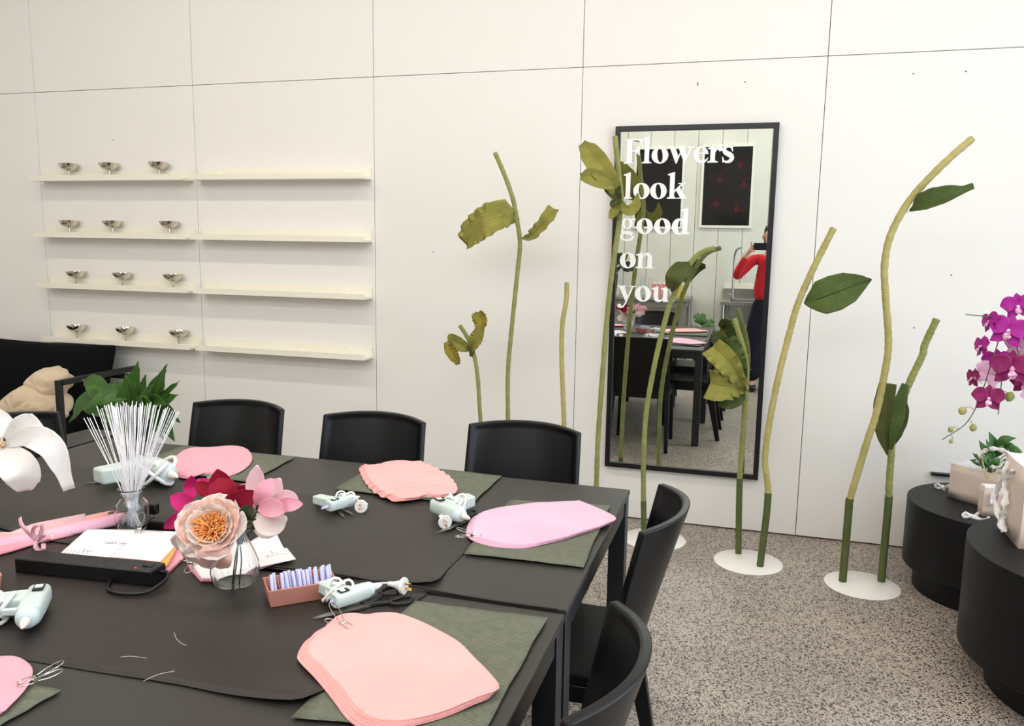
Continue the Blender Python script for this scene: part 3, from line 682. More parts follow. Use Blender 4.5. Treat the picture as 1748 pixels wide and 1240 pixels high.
chairs = [((2.565, -1.865), PI, 'black resin chair at the wall side, nearest the leafy potted plant'),
          ((3.175, -1.89), PI, 'black resin chair at the wall side, middle of the three backs'),
          ((3.752, -1.85), PI, 'black resin chair at the wall side, in front of the short leafless stem'),
          ((2.18, -2.225), -PI / 2 - .40, 'black resin chair at the left table end, behind the white paper bloom'),
          ((4.035, -2.315), PI / 2, 'black resin chair at the right table end, nearer the mirror'),
          ((4.035, -3.115), PI / 2, 'black resin chair at the right table end, closest to the viewer'),
          ((3.60, -3.68), 0, 'black resin chair on the viewer side, seen only in the mirror'),
          ((2.95, -3.68), 0, 'black resin chair on the viewer side, left edge of the mirror reflection')]
ch0 = make_chair()
for k, ((x, y), rz, lab) in enumerate(chairs):
    if k == 0: ch0.location = (x, y, 0); ch0.rotation_euler = (0, 0, rz); ch0['label'] = lab
    else: dup(ch0, (x, y, 0), (0, 0, rz), lab)

# ================================================================ ON THE TABLES: sheets, mats, petal stacks
def inpoly(p, poly):
    c = False; n = len(poly)
    for i in range(n):
        a, b_ = poly[i], poly[i - 1]
        if (a.y > p.y) != (b_.y > p.y) and p.x < (b_.x - a.x) * (p.y - a.y) / (b_.y - a.y) + a.x: c = not c
    return c
def smooth_poly(pts, n=4):
    P = [V(p) for p in pts]; k = len(P); out = []
    for i in range(k):
        a, b_, c, d = P[i - 1], P[i], P[(i + 1) % k], P[(i + 2) % k]
        for j in range(n):
            t = j / n; out.append(.5 * ((2 * b_) + (c - a) * t + (2 * a - 5 * b_ + 4 * c - d) * t * t + (3 * b_ - a - 3 * c + d) * t ** 3))
    return out
def sheet(name, pts, zf, m_, parent=None, base=None, step=.03, thick=.0012, uvrot=0, uvs=8, bev=0):
    bm = NB(); f = bm.faces.new([bm.verts.new((p.x, p.y, 0)) for p in pts])
    x0, x1 = min(p.x for p in pts), max(p.x for p in pts); y0, y1 = min(p.y for p in pts), max(p.y for p in pts)
    for ax, lo, hi in ((V((1, 0, 0)), x0, x1), (V((0, 1, 0)), y0, y1)):
        k = lo + step
        while k < hi:
            bmesh.ops.bisect_plane(bm, geom=bm.verts[:] + bm.edges[:] + bm.faces[:], plane_co=ax * k, plane_no=ax); k += step
    L = bm.loops.layers.uv.verify(); c_, s_ = math.cos(uvrot), math.sin(uvrot)
    for f in bm.faces:
        if f.normal.z < 0: f.normal_flip()
        for lp in f.loops:
            x, y = lp.vert.co.x, lp.vert.co.y; lp[L].uv = ((x * c_ - y * s_) * uvs, (x * s_ + y * c_) * uvs)
    for v in bm.verts: v.co.z = zf(v.co.x, v.co.y)
    o = obj(name, bm, m_, parent, base=base, world=True, solid=thick)
    return o
def cpx(*pts, dz=.001): return [ht(u, v, dz) for u, v in pts]
def cen(pts): return sum(pts, V()) / len(pts)
# black paper covers
A_ = smooth_poly(cpx((-200, 862), (-60, 812), (115, 800), (210, 803), (300, 814), (400, 824), (487, 840), (545, 846), (640, 852), (750, 866), (835, 884), (838, 897), (800, 938), (765, 972), (737, 1001), (650, 992), (560, 984), (300, 953), (90, 926), (0, 903), (-120, 883)), 3)
crn = ht(737, 1001)
def zA(x, y): return TZ + .0012 + .0010 * (1 + math.sin(x * 9 + y * 4)) + .010 * math.exp(-((x - crn.x) ** 2 + (y - crn.y) ** 2) / .004)
tag(sheet('paper_cover', A_, zA, M['sheetA'], base=cen(A_)), 'black craft paper cover on the farther table, under the wire jar and glue guns', 'table paper', 'black paper covers')
B_ = smooth_poly(cpx((-260, 890), (-100, 890), (0, 906), (90, 929), (300, 958), (560, 989), (722, 1008), (700, 1035), (660, 1085), (640, 1110), (600, 1155), (545, 1192), (497, 1207), (400, 1192), (300, 1170), (150, 1146), (0, 1121), (-260, 1085)), 3)
cr2 = ht(520, 1203)
def zB(x, y):
    d2 = ((x - cr2.x) ** 2 / .012 + (y - cr2.y) ** 2 / .003)
    return TZ + .0012 + .0009 * (1 + math.sin(x * 8 - y * 5)) + .012 * math.exp(-d2)
shB = tag(sheet('paper_cover', B_, zB, M['sheetB'], base=cen(B_)), 'brownish black craft paper cover on the nearer table, its right corner curling up', 'table paper', 'black paper covers')
for pts in ([(297, 1080), (302, 1092), (312, 1100), (318, 1102)], [(410, 1163), (420, 1160), (432, 1162), (445, 1152), (457, 1140)], [(418, 1184), (422, 1170), (430, 1160), (414, 1160)], [(443, 1182), (465, 1172), (490, 1166), (516, 1161)], [(206, 1122), (225, 1121), (250, 1124)], [(245, 1163), (270, 1152), (298, 1146)]):
    c = spline([ht(u, v, .0035) for u, v in pts], 16); bm = NB(); tube(bm, c, .00035, 5); obj('glue_thread', bm, M['white'], shB, world=True)
# placemats
def para(a, b_, d): return [a, b_, b_ + d - a, d]
wk = 1.0
mats = [(cpx((313, 763), (503, 783), (425, 826), (215, 800)), 'olive placemat under the rounded pink stack on the far left of the wall side'),
        (cpx((645, 793), (856, 815), (804, 865), (570, 838)), 'olive placemat under the rippled pink petal stack, middle of the wall side'),
        (cpx((870.5, 856), (1041, 867), (995, 972), (792, 949)), 'olive placemat under the long pink stack at the right table end'),
        (cpx((709, 1030), (934, 1060), (822, 1262), (497, 1230)), 'olive placemat under the largest pink stack, nearest the viewer'),
        (cpx((105, 1183), (-20, 1255), (-330, 1205), (-170, 1130)), 'olive placemat cut off by the lower left corner')]
for pts, lab in mats:
    P = []
    for i in range(4):
        a, b_ = pts[i], pts[(i + 1) % 4]
        for j in range(8): P.append(a.lerp(b_, j / 8) + V((.0015 * math.sin(j * 1.9 + i), .0012 * math.sin(j * 2.3), 0)))
    c = cen(P)
    d0 = (pts[1] - pts[0]); an = math.atan2(d0.y, d0.x)
    o = sheet('placemat', P, lambda x, y: TZ + .0065 + .0010 * math.sin(x * 14 + y * 9), M['matt'], base=c, thick=.0016)
    tag(o, lab, 'placemat', 'olive woven placemats')
# clipped stacks of crepe petals
def stack(label, px, n, m_, rot, ripple=(0, 0), sh=(-.003, -.004), base_dz=.0085, lay=.0016, uvs=8):
    P0 = smooth_poly(cpx(*px), 4); c = cen(P0); c.z = TZ
    t = thing('petal_stack', label, 'paper petals', c, group='clipped crepe petal stacks')
    rnd = random.Random(len(label))
    for i in range(n):
        k = n - 1 - i
        off = V((sh[0] * k * .6 + rnd.uniform(-.0012, .0012), sh[1] * k * .6 + rnd.uniform(-.0012, .0012), 0))
        P = [p + off for p in P0]
        zz = TZ + base_dz + i * lay
        cs, sn = math.cos(rot), math.sin(rot)
        o = sheet('paper_petal', P, lambda x, y: zz + ripple[0] * (1 + math.sin(((x - c.x) * cs + (y - c.y) * sn) * ripple[1] + 1)) , m_, t, step=.012 if ripple[0] else .025, thick=.0012, uvrot=-rot, uvs=uvs)
    return t
crepe = {}
stack('rounded bean shaped stack of pale pink crepe petals, far left on its placemat', [(297, 802), (306, 781), (325, 770), (361, 768.5), (398, 766), (420, 771), (430.5, 784), (426, 799), (407, 813), (386, 817), (355, 812), (337, 817.5), (318, 820), (302, 812.5)], 4, M['pinkC'], .2, lay=.0012)
stack('fan of rippled salmon pink crepe petals, middle of the wall side', [(620, 802), (637, 802.5), (659, 797.5), (694, 795), (720, 798), (746, 809), (768, 824), (780, 841), (777, 850), (755, 855.5), (733, 852.5), (711.5, 857.6), (690, 861), (664, 854.5), (642, 841.5), (627, 822)], 6, M['pinkA'], -.55 - PI / 2 + 1.2, ripple=(.0030, 130))
stack('long tapering stack of cool pink crepe petals at the right table end', [(805, 909), (816, 887), (851, 876), (912, 867.5), (977, 864.5), (994.5, 865.4), (1049, 891.5), (1038, 902), (999, 915.5), (946.5, 930.7), (903, 938.5), (864, 938.5), (829, 930.7), (809.5, 922)], 7, M['pinkB'], .35, lay=.0012, ripple=(.0006, 60))
stack('largest stack of pale pink crepe petals, nearest the viewer', [(523.5, 1123), (537, 1097), (563, 1083), (577, 1067), (600, 1061.5), (623, 1063.5), (646, 1061.5), (677, 1063.5), (714.5, 1077), (752, 1096), (783, 1114.5), (809, 1140), (832, 1163), (851, 1193), (812, 1212), (783, 1223), (755, 1233), (715, 1246), (680, 1252), (640, 1249), (611, 1232), (583, 1197), (554, 1163), (529, 1137)], 9, M['pinkA'], 1.15, ripple=(.0016, 46), lay=.0013, sh=(-.0022, -.0030))
stack('pink crepe petal stack cut off by the lower left corner', [(0, 1133.5), (26, 1134), (45, 1143), (55, 1156), (53, 1172), (42, 1192), (16, 1220), (0, 1231), (-60, 1240), (-130, 1225), (-160, 1190), (-120, 1150), (-60, 1136)], 5, M['pinkC'], .9)

def clip(label, pos, yaw, tilt=0.35, s=1.0):
    t = thing('wire_clip', label, 'clip', pos, yaw, 'silver wire clips')
    bm = NB(); lathe(bm, [(.0035 * s, -.006 * s), (.0035 * s, .006 * s)], (0, 0, .006 * s), 14, rot=Rx(PI / 2)); obj('spring', bm, M['chrome'], t)
    for sg in (1, -1):
        bm = NB(); z = .006 * s
        loop = [(.004, .004, 0), (.018, .007, .006), (.034, .006, .012), (.040, 0, .014), (.034, -.006, .012), (.018, -.007, .006), (.004, -.004, 0)]
        pts = [V((x * s, y * s + sg * .0 , z + sg * (zz * s * tilt * 2.2) + sg * .003 * s)) for x, y, zz in loop]
        if sg < 0:
            for p in pts: p.z = max(p.z, .0022); p.y += .010 * s * (p.x / .04 / s)
        tube(bm, spline(pts, 24), .0008 * s, 6); obj('wire_handle', bm, M['chrome'], t)
        bm = NB(); jl = [(-.003, .005), (-.020, .006), (-.022, 0), (-.020, -.006), (-.003, -.005)]
        tube(bm, spline([V((x * s, y * s, z + sg * (.0035 * s) * (1 + x * 25))) for x, y in jl], 16), .0008 * s, 6); obj('wire_jaw', bm, M['chrome'], t)
    return t
def yawpx(a, b_):
    p, q = ht(*a), ht(*b_); return math.atan2(q.y - p.y, q.x - p.x)
clip('wire clip on the rounded pink stack at the far left', ht(357, 820, .008), yawpx((357, 810), (358, 826)))
clip('wire clip at the front edge of the rippled pink fan', ht(733, 853, .012), yawpx((730, 846), (745, 860)))
clip('wire clip at the left point of the long cool pink stack', ht(806, 917, .012), yawpx((830, 917), (795, 914)), s=1.05)
clip('wire clip standing on the top corner of the largest pink stack', ht(585, 1070, .016), yawpx((600, 1082), (560, 1055)), tilt=.7, s=1.15)
clip('wire clip on the pink stack in the lower left corner', ht(60, 1166, .012), yawpx((40, 1174), (90, 1158)), s=1.15)

# ================================================================ GLUE GUNS + SCISSORS
def glue_gun(label, rear, nose, hand, plug, plugdir, dz=.004, coil=(-.01, -.02), tilt=0, stick=.03, lift=0, coilr=.026):
    a, b_ = ht(*rear, dz + .014), ht(*nose, dz + .014)
    ax = (b_ - a); ln = ax.length; ax.normalize(); yaw = math.atan2(ax.y, ax.x)
    s = ln / .118; o3 = a + ax * (.052 * s); loc = V((o3.x, o3.y, TZ + dz))
    t = thing('glue_gun', label, 'glue gun', loc, yaw, 'pale mint hot glue guns')
    h = hand
    def q(x, y, z): return V((x * s, y * s * h, z * s + .019 * s))
    R_ = Rx(tilt)
    # barrel: rounded box along x
    bm = NB(); secs = [(-.052, .0125, .013), (-.048, .0158, .0152), (.0, .0165, .0160), (.024, .0158, .0152), (.030, .0148, .0145)]
    rings = []
    for x, ry, rz in secs:
        rings.append([bm.verts.new(q(x, ry * math.copysign(abs(math.cos(k * PI / 8)) ** .6, math.cos(k * PI / 8)), rz * math.copysign(abs(math.sin(k * PI / 8)) ** .6, math.sin(k * PI / 8)))) for k in range(16)])
    for i in range(len(rings) - 1):
        for k in range(16): face(bm, (rings[i][k], rings[i][(k + 1) % 16], rings[i + 1][(k + 1) % 16], rings[i + 1][k]))
    face(bm, rings[0][::-1]); face(bm, rings[-1]); obj('barrel', bm, M['gun'], t, bevel=.0008)
    bm = NB(); hexa(bm, [q(-.038, -.006, -.014), q(-.002, -.006, -.014), q(-.012, -.080, -.012), q(-.042, -.082, -.012)], [q(-.038, -.006, .014), q(-.002, -.006, .014), q(-.012, -.080, .012), q(-.042, -.082, .012)])
    obj('handle', bm, M['gun'], t, bevel=.004 * s, seg=3)
    bm = NB(); hexa(bm, [q(.004, -.010, -.005), q(.014, -.010, -.005), q(.008, -.038, -.005), q(.001, -.038, -.005)], [q(.004, -.010, .005), q(.014, -.010, .005), q(.008, -.038, .005), q(.001, -.038, .005)])
    obj('trigger', bm, M['gunlight'], t, bevel=.002 * s)
    bm = NB(); lathe(bm, [(.0150 * s, .0), (.0158 * s, .003 * s), (.0140 * s, .010 * s), (.009 * s, .014 * s)], q(.029, 0, 0), 20, rot=Ry(PI / 2)); obj('front_collar', bm, M['gunlight'], t)
    bm = NB(); lathe(bm, [(.0065 * s, 0), (.0060 * s, .008 * s), (.0045 * s, .014 * s), (.0015 * s, .021 * s)], q(.045, 0, 0), 16, rot=Ry(PI / 2)); obj('nozzle', bm, M['nozzle'], t)
    bm = NB(); box(bm, q(-.030, .003, .0172), (.022 * s, .014 * s, .0015 * s)); obj('window_slot', bm, M['blackpl'], t)
    bm = NB(); box(bm, q(-.032, .003, .0182), (.010 * s, .010 * s, .0015 * s)); obj('stick_carrier', bm, M['white'], t)
    if stick:
        bm = NB(); lathe(bm, [(.0036 * s, -stick), (.0036 * s, 0)], q(-.050, 0, 0), 12, rot=Ry(PI / 2)); obj('glue_stick_end', bm, M['glue'], t)
    # wound cord
    bm = NB(); rnd = random.Random(len(label)); pts = []
    N = 5
    for i in range(N * 14 + 1):
        an = i / 14 * 2 * PI; lp_ = i / 14; rr = coilr * (.82 + .22 * math.sin(lp_ * 2.1 + .5)) * s
        pts.append(V(((coil[0] + .010 * math.sin(lp_ * 1.9)) * s + rr * math.cos(an), (coil[1] * h + .007 * math.cos(lp_ * 2.6)) * s + rr * .72 * math.sin(an), max(.004, .016 * s + .020 * s * math.sin(an + .9 * lp_) + .004 * math.sin(lp_ * 3)))))
    tube(bm, pts, .0029 * s, 7); obj('wound_cord', bm, M['white'], t)
    # plug
    P = ht(*plug, .024 + lift); rel = Rz(-yaw) @ (P - loc); d = Rz(-yaw) @ V(plugdir).normalized(); rot = d.to_track_quat('Z', 'X').to_matrix()
    bm = NB(); lathe(bm, [(.0045, -.038), (.0055, -.038), (.0055, -.036), (.0045, -.035), (.0045, -.033), (.006, -.033), (.006, -.031), (.0048, -.030), (.0048, -.028), (.0065, -.028), (.0065, -.026), (.0075, -.022), (.011, -.012), (.0175, -.005), (.0185, -.004), (.0185, .001), (.0178, .002)], rel, 28, rot=rot); pg = obj('plug', bm, M['white'], t)
    for sg in (-1, 1):
        bm = NB(); box(bm, rel + rot @ V((sg * .0055, 0, .0095)), (.0055, .0015, .016), rot @ Rz(sg * .5)); obj('plug_pin', bm, M['brass'], t)
    bm = NB(); tail = rel + rot @ V((0, 0, -.038)); tube(bm, spline([tail, tail + rot @ V((0, 0, -.012)), V((coil[0] * s + coilr * .9 * s, coil[1] * h * s, .022))], 14), .0022, 7); obj('cord', bm, M['white'], t)
    return t
glue_gun('mint glue gun right of the terracotta tray, its white plug pointing right', (569, 1031), (652, 1003), 1 * -1, (690, 1001), (1, -.05, .02), dz=.012, coil=(-.022, -.035), stick=.008)
glue_gun('mint glue gun with its two pin plug facing the viewer, middle left', (560, 868), (614, 851), -1, (616, 865), (.15, -1, .15), dz=.012, coil=(.015, -.012), stick=.024)
glue_gun('mint glue gun beside the long cool pink stack, its handle to the left', (742, 868), (802, 893), -1, (760, 892), (.55, -.75, -.05), dz=.010, coil=(-.028, -.03), stick=.018)
glue_gun('mint glue gun at the left edge, nozzle toward the viewer', (70, 1022), (38, 1084), 1, (-35, 1052), (-1, -.3, 0), dz=.006, coil=(-.02, -.05), stick=0)
glue_gun('mint glue gun behind the wire jar, on the far left', (243, 803), (304, 828), 1, (232, 812), (-.8, -.3, 0), dz=.008, coil=(.005, -.005), stick=0, coilr=.03)

def scissors(label, tip, ring_, z=.006, open_=.10, s=None, flip=1):
    a, b_ = ht(*tip, z), ht(*ring_, z); ax = a - b_; ln = ax.length; yaw = math.atan2(ax.y, ax.x); s = ln / .20
    t = thing('scissors', label, 'scissors', V((b_.x, b_.y, TZ + z - .003)), yaw, 'black handled scissors')
    for sg in (-1, 1):
        R_ = Rz(sg * open_ * .5); piv = V((.095 * s, 0, .003 + .0016 * (sg + 1)))
        def q(x, y): return piv + R_ @ V(((x - .095) * s, y * s, 0))
        bm = NB(); prism(bm, [q(.08, -.009), q(.10, -.011), q(.16, -.008 * (1 if sg < 0 else .3)), q(.20, 0), q(.16, .008 * (1 if sg > 0 else .3)), q(.10, .011), q(.08, .009)], .0015); obj('blade', bm, M['blade'], t)
        bm = NB(); cx_, cy_ = .018, -sg * .020 * flip
        ringp = [q(cx_ + .024 * math.cos(k * PI / 10), cy_ + .015 * math.sin(k * PI / 10)) + V((0, 0, .003)) for k in range(20)]
        tube(bm, ringp, .0042 * s, 8, closed=True)
        tube(bm, [q(cx_ + .022, cy_ * .8) + V((0, 0, .002)), q(.065, -sg * .006) + V((0, 0, .001)), q(.095, 0) + V((0, 0, .0005))], [.0045 * s, .0055 * s, .006 * s], 8); obj('handle', bm, M['blackpl'], t)
    bm = NB(); lathe(bm, [(.0035, 0), (.0035, .007)], (.095 * s, 0, .002), 12); obj('pivot_screw', bm, M['brass'], t)
    return t
scissors('open black handled scissors under the glue gun by the terracotta tray', (533, 1059), (690, 1017))
scissors('black handled scissors under the middle glue gun with the plug facing out', (597, 884), (560, 855), open_=.3)
scissors('black handled scissors under the glue gun beside the long pink stack', (748, 911), (820, 880), open_=.12)
scissors('scissors with a long thin blade pointing left, behind the wire jar', (144, 827), (248, 818), open_=.06)
scissors('scissors under the glue gun at the left edge', (28, 1054), (-70, 1058), open_=.05)

# ================================================================ GLUE STICK TRAYS
def tray(label, fl, fr, bl, hgt=.042, cells=5, wall_=.0035, lean=V((-.006, .014, 0)), counts=(3, 6, 5, 5, 5), where='right of the glass vase', seed=1, visible=None, slen=.060):
    a, b_, d = ht(*fl, hgt), ht(*fr, hgt), ht(*bl, hgt)
    ux = (b_ - a); L = ux.length; ux.normalize(); uy = V((0, 0, 1)).cross(ux); W = (d - a).dot(uy)
    base = a + ux * L / 2 + uy * W / 2; base.z = TZ + .003
    yaw = math.atan2(ux.y, ux.x)
    t = thing('glue_stick_tray', label, 'tray', base, yaw, 'terracotta glue stick trays')
    bm = NB(); tp = .006
    def rec(x, y, z): return [V((sx * x, sy * y, z)) for sx, sy in ((-1, -1), (1, -1), (1, 1), (-1, 1))]
    O0, O1 = rec(L / 2 - tp, W / 2 - tp, 0), rec(L / 2, W / 2, hgt - .003); I1, I0 = rec(L / 2 - wall_, W / 2 - wall_, hgt - .003), rec(L / 2 - tp - wall_, W / 2 - tp - wall_, .003)
    rg = [[bm.verts.new(p) for p in R_] for R_ in (O0, O1, I1, I0)]
    for i in range(3):
        for k in range(4): face(bm, (rg[i][k], rg[i][(k + 1) % 4], rg[i + 1][(k + 1) % 4], rg[i + 1][k]))
    face(bm, rg[0][::-1]); face(bm, rg[3]); obj('tray_body', bm, M['terra'], t, bevel=.0012)
    cw = (L - 2 * wall_) / cells
    for k in range(1, cells):
        x = -L / 2 + wall_ + k * cw; bm = NB(); z1 = hgt - .006
        ys = [(-W / 2 + tp * .6, z1), (-W / 4, z1 * .75), (0, z1 * .62), (W / 4, z1 * .75), (W / 2 - tp * .6, z1)]
        P = [(x - .001, y, z) for y, z in ys] + [(x - .001, W / 2 - tp - .001, .003), (x - .001, -W / 2 + tp + .001, .003)]
        prism(bm, P, .002, (1, 0, 0)); obj('divider', bm, M['terra'], t)
    rnd = random.Random(seed); first_ = None
    for k in range(cells):
        for j in range(counts[k]):
            x = -L / 2 + wall_ + (k + .5) * cw + (j - (counts[k] - 1) / 2) * min(.0082, (cw - .008) / max(counts[k] - 1, 1)); y = -W / 2 + .016 + .0075 * (j % 2) + rnd.uniform(0, .004)
            loc = base + Rz(yaw) @ V((x, y, 0)) + V((0, 0, .004))
            tl = Rz(yaw) @ V((rnd.uniform(-.10, .02), rnd.uniform(.40, .52), 1))
            e = tl.to_track_quat('Z', 'Y').to_euler()
            if first_ is None:
                bm = NB(); lathe(bm, [(.0036, 0), (.0038, .0006), (.0038, slen - .0006), (.0036, slen)], n=12); first_ = obj('glue_stick', bm, M['glue'], base=loc); o = first_
            else:
                o = first_.copy(); C.objects.link(o)
            o.location = loc; o.rotation_euler = e
            tag(o, 'milky glue stick in the %s compartment of the terracotta tray %s' % (['first', 'second', 'third', 'fourth', 'fifth'][k], where), 'glue stick', 'glue sticks in the tray ' + where)
tray('terracotta tray of glue sticks right of the glass vase', (457, 1011), (577, 992), (447, 986), counts=(2, 4, 5, 4, 4))
tray('terracotta tray of glue sticks cut off by the left edge', (-92, 1003), (4, 982), (-70, 965), counts=(1, 2, 2, 4, 3), where='at the left edge', seed=4)

# ================================================================ POWER BOARDS
def power_board(label, fl, fr, depth_px, hgt=.038, n=6, cord=True):
    a, b_ = ht(*fl, 0), ht(*fr, 0); ux = b_ - a; L = ux.length; ux.normalize(); uy = V((0, 0, 1)).cross(ux)
    p, q_ = ht(*depth_px[0], hgt), ht(*depth_px[1], hgt); W = abs((q_ - p).dot(uy)); W = min(max(W, .055), .075)
    base = a + ux * L / 2 + uy * W / 2; base.z = TZ + .0038; yaw = math.atan2(ux.y, ux.x)
    t = thing('power_board', label, 'power board', base, yaw, 'black power boards')
    h = hgt - .003
    bm = NB(); box(bm, (0, 0, h / 2), (L, W, h)); obj('housing', bm, M['blackpl'], t, bevel=.003)
    pitch = (L * .80) / n
    for k in range(n):
        x = -L / 2 + pitch * (k + .45)
        bm = NB()
        for dx, dy, an in ((-.006, .006, .5), (.006, .006, -.5), (0, -.008, 0)): box(bm, (x + dx, dy, h + .0002), (.0018, .007, .0008), Rz(an))
        obj('socket_slots', bm, M['gap'], t)
    bm = NB(); box(bm, (L / 2 - .026, .004, h + .0008), (.022, .016, .003), Ry(.08)); obj('rocker_switch', bm, M['frame'], t, bevel=.0008)
    bm = NB(); lathe(bm, [(.0018, 0), (.0015, .0012)], (L / 2 - .046, -W / 2 + .012, h), 10); obj('indicator_light', bm, M['led'], t)
    if cord:
        bm = NB(); y = .006
        pts = [V((L / 2 - .002, y, h * .6)), V((L / 2 + .016, y, h * .6)), V((L / 2 + .030, -.02, .016)), V((L / 2 + .016, -.066, .006)), V((L / 2 - .03, -.082, .005)), V((L / 2 - .075, -.070, .005)), V((L / 2 - .10, -W / 2 - .004, .006)), V((L / 2 - .11, -W / 2 + .01, .010))]
        tube(bm, spline(pts, 40), .0042, 10); obj('mains_cord', bm, M['blackpl'], t)
    return t
power_board('black power board in the foreground with a small red light at its right end', (26, 981), (259, 1005), ((259, 984), (284.5, 971)))
power_board('black power board behind the vase and the white card, mostly covered', (250, 913), (425, 935), ((430, 916), (452, 905)), cord=False)
t = thing('plug_lead', 'black plug and lead behind the wire jar', 'plug', ht(262, 885, 0))
bm = NB(); p = ht(262, 884, .002); box(bm, p + V((0, 0, .026)), (.028, .022, .03)); obj('plug_body', bm, M['blackpl'], t, world=True, bevel=.004)
bm = NB(); tube(bm, spline([ht(262, 884, .044), ht(256, 886, .06), ht(250, 893, .05), ht(245, 900, .02), ht(225, 912, .012), ht(200, 917, .006), ht(182, 922, .006)], 30), .0035, 8); obj('lead', bm, M['blackpl'], t, world=True)
t = thing('black_lead', 'thin black lead and brass tipped pins lying across the gap between the tables', 'lead', ht(720, 1010, 0))
bm = NB(); tube(bm, spline([ht(470, 968, .012), ht(540, 976, .008), ht(600, 985, .010), ht(650, 994, .010), ht(700, 1000, .010), ht(760, 1012, .006), ht(850, 1027, .004), ht(952, 1041, .004)], 50), .0022, 8); obj('lead', bm, M['blackpl'], t, world=True)

# ================================================================ CARDS, ROLL, RIBBON
def slab(name, px, z, th, m_, parent, wob=.0):
    P = [hz(u, v, z) for u, v in px]
    return sheet(name, P, lambda x, y: z + wob * math.sin(x * 40 + y * 25), m_, parent, step=.02, thick=th)
zc = TZ + .024
t = thing('template_card', 'white handwritten card lying on orange and pink crepe behind the power board', 'card', ht(200, 940, 0))
slab('card_sheet', [(149, 904), (230, 905), (320, 909), (306, 925), (274, 959.5), (230, 955), (189, 951.5), (150, 950.5), (97, 950.5)], zc, .0012, M['paper'], t)
bm = NB(); c = [hz(189, 951, zc + .001), hz(207, 932, zc + .001)]; tube(bm, c, .0004, 5); obj('fold_line', bm, M['ink'], t, world=True)
txt = NB()
def scrib(bm, px, r=.00045, z=zc + .0011):
    tube(bm, spline([hz(u, v, z) for u, v in px], 6 * len(px)), r, 5)
u0, v0 = 179, 926.5
for pts in ([(6, -2), (3, -3), (0, 1), (3, 3), (7, 1)], [(7, 1), (9, -1), (10, 0), (8, 2), (11, 2)], [(11, 2), (13, -1), (13, 2), (15, -1), (16, 2)], [(19, -4), (17, 2), (20, 2)], [(16, -1), (21, -1.5)], [(21, 2), (22, -1), (24, 0)], [(24, 1), (27, 0), (26, -1), (24.5, 1), (27, 2)],
            [(34, -4), (31, 1), (32, 3), (36, 2)], [(36, 1), (38, -1), (37, 2), (39.5, 2)], [(40, -1), (40, 2), (42, -1)], [(44, 0), (42.5, 1.5), (45, 0), (43, 6), (41, 5)], [(45, 1), (48, -.5), (46.5, -1), (46, 2), (50, 1)]):
    scrib(txt, [(u0 + a * .75, v0 + b_ * .75 + a * .03) for a, b_ in pts])
for k in range(5): scrib(txt, [(109 + k * 7.2, 946.5 - k * .1), (116 + k * 7, 939 + k * .3)], .0004)
scrib(txt, [(143, 945), (144, 938)], .0004); scrib(txt, [(142, 940), (144, 938), (146, 940)], .0004)
for pts in ([(147, 942), (150, 940), (149, 944), (152, 940)], [(152, 942), (156, 940), (155, 942)]): scrib(txt, pts, .0004)
obj('handwriting', txt, M['ink'], t, world=True)
t = thing('crepe_bundle', 'orange crepe sheets on darker pink sheets under the white handwritten card', 'crepe paper', ht(220, 945, 0))
for k in range(4): slab('orange_sheet', [(118 + k, 948 + k), (160, 925), (240, 915), (312 - k, 918 + k), (305, 930 + k), (287 - k, 965 + k), (278, 970 + k * .6), (235, 963 + k), (215 - k, 965), (190, 958 + k), (150, 955)], TZ + .020 - k * .0025, .0012, M['orange'], t, wob=.0014)
for k in range(3): slab('pink_sheet', [(130, 945 + k), (240, 920), (322 - k, 944 + k), (316, 950 + k), (288, 975 + k * 2), (220, 968), (160, 958)], TZ + .0105 - k * .0025, .0014, M['pinkC'], t, wob=.001)
t = thing('template_card', 'white card on pink crepe sheets, under and right of the glass vase', 'card', ht(410, 950, 0))
slab('card_sheet', [(318, 944), (370, 925), (422, 917), (471, 909), (477, 922), (484, 936), (490, 936.5), (505, 955), (475, 962), (447, 967.5), (400, 982), (372, 989), (345, 988), (330, 968)], TZ + .0135, .0012, M['paper'], t, wob=.0004)
bm = NB()
for pts in ([(455, 951), (462, 949), (482, 946), (494, 945)], [(463, 945), (463, 941), (466, 945), (467, 942)], [(470, 944), (472, 945), (474, 944)], [(455, 951), (457, 949), (457, 952)]): scrib(bm, pts, .0004, TZ + .0146)
obj('handwriting', bm, M['ink'], t, world=True)
for k in range(3): slab('pink_sheet', [(315 - k, 946 + k), (368, 924), (421, 915), (470, 907.5), (480, 936), (495, 955), (447, 969 + k), (400, 984 + k), (360, 992 + k), (345 - k, 991 + k), (327 - k, 972 + k)], TZ + .0105 - k * .0025, .0014, M['pinkC'], t, wob=.0008)
clip('loose wire clip lying open between the power board and the glass vase', ht(327, 966, .014), yawpx((330, 966), (312, 980)), tilt=.6, s=1.15)
clip('wire clip gripping the back edge of the white handwritten card', hz(238, 908, zc + .002), yawpx((235, 915), (247, 893)), tilt=.8, s=1.1)
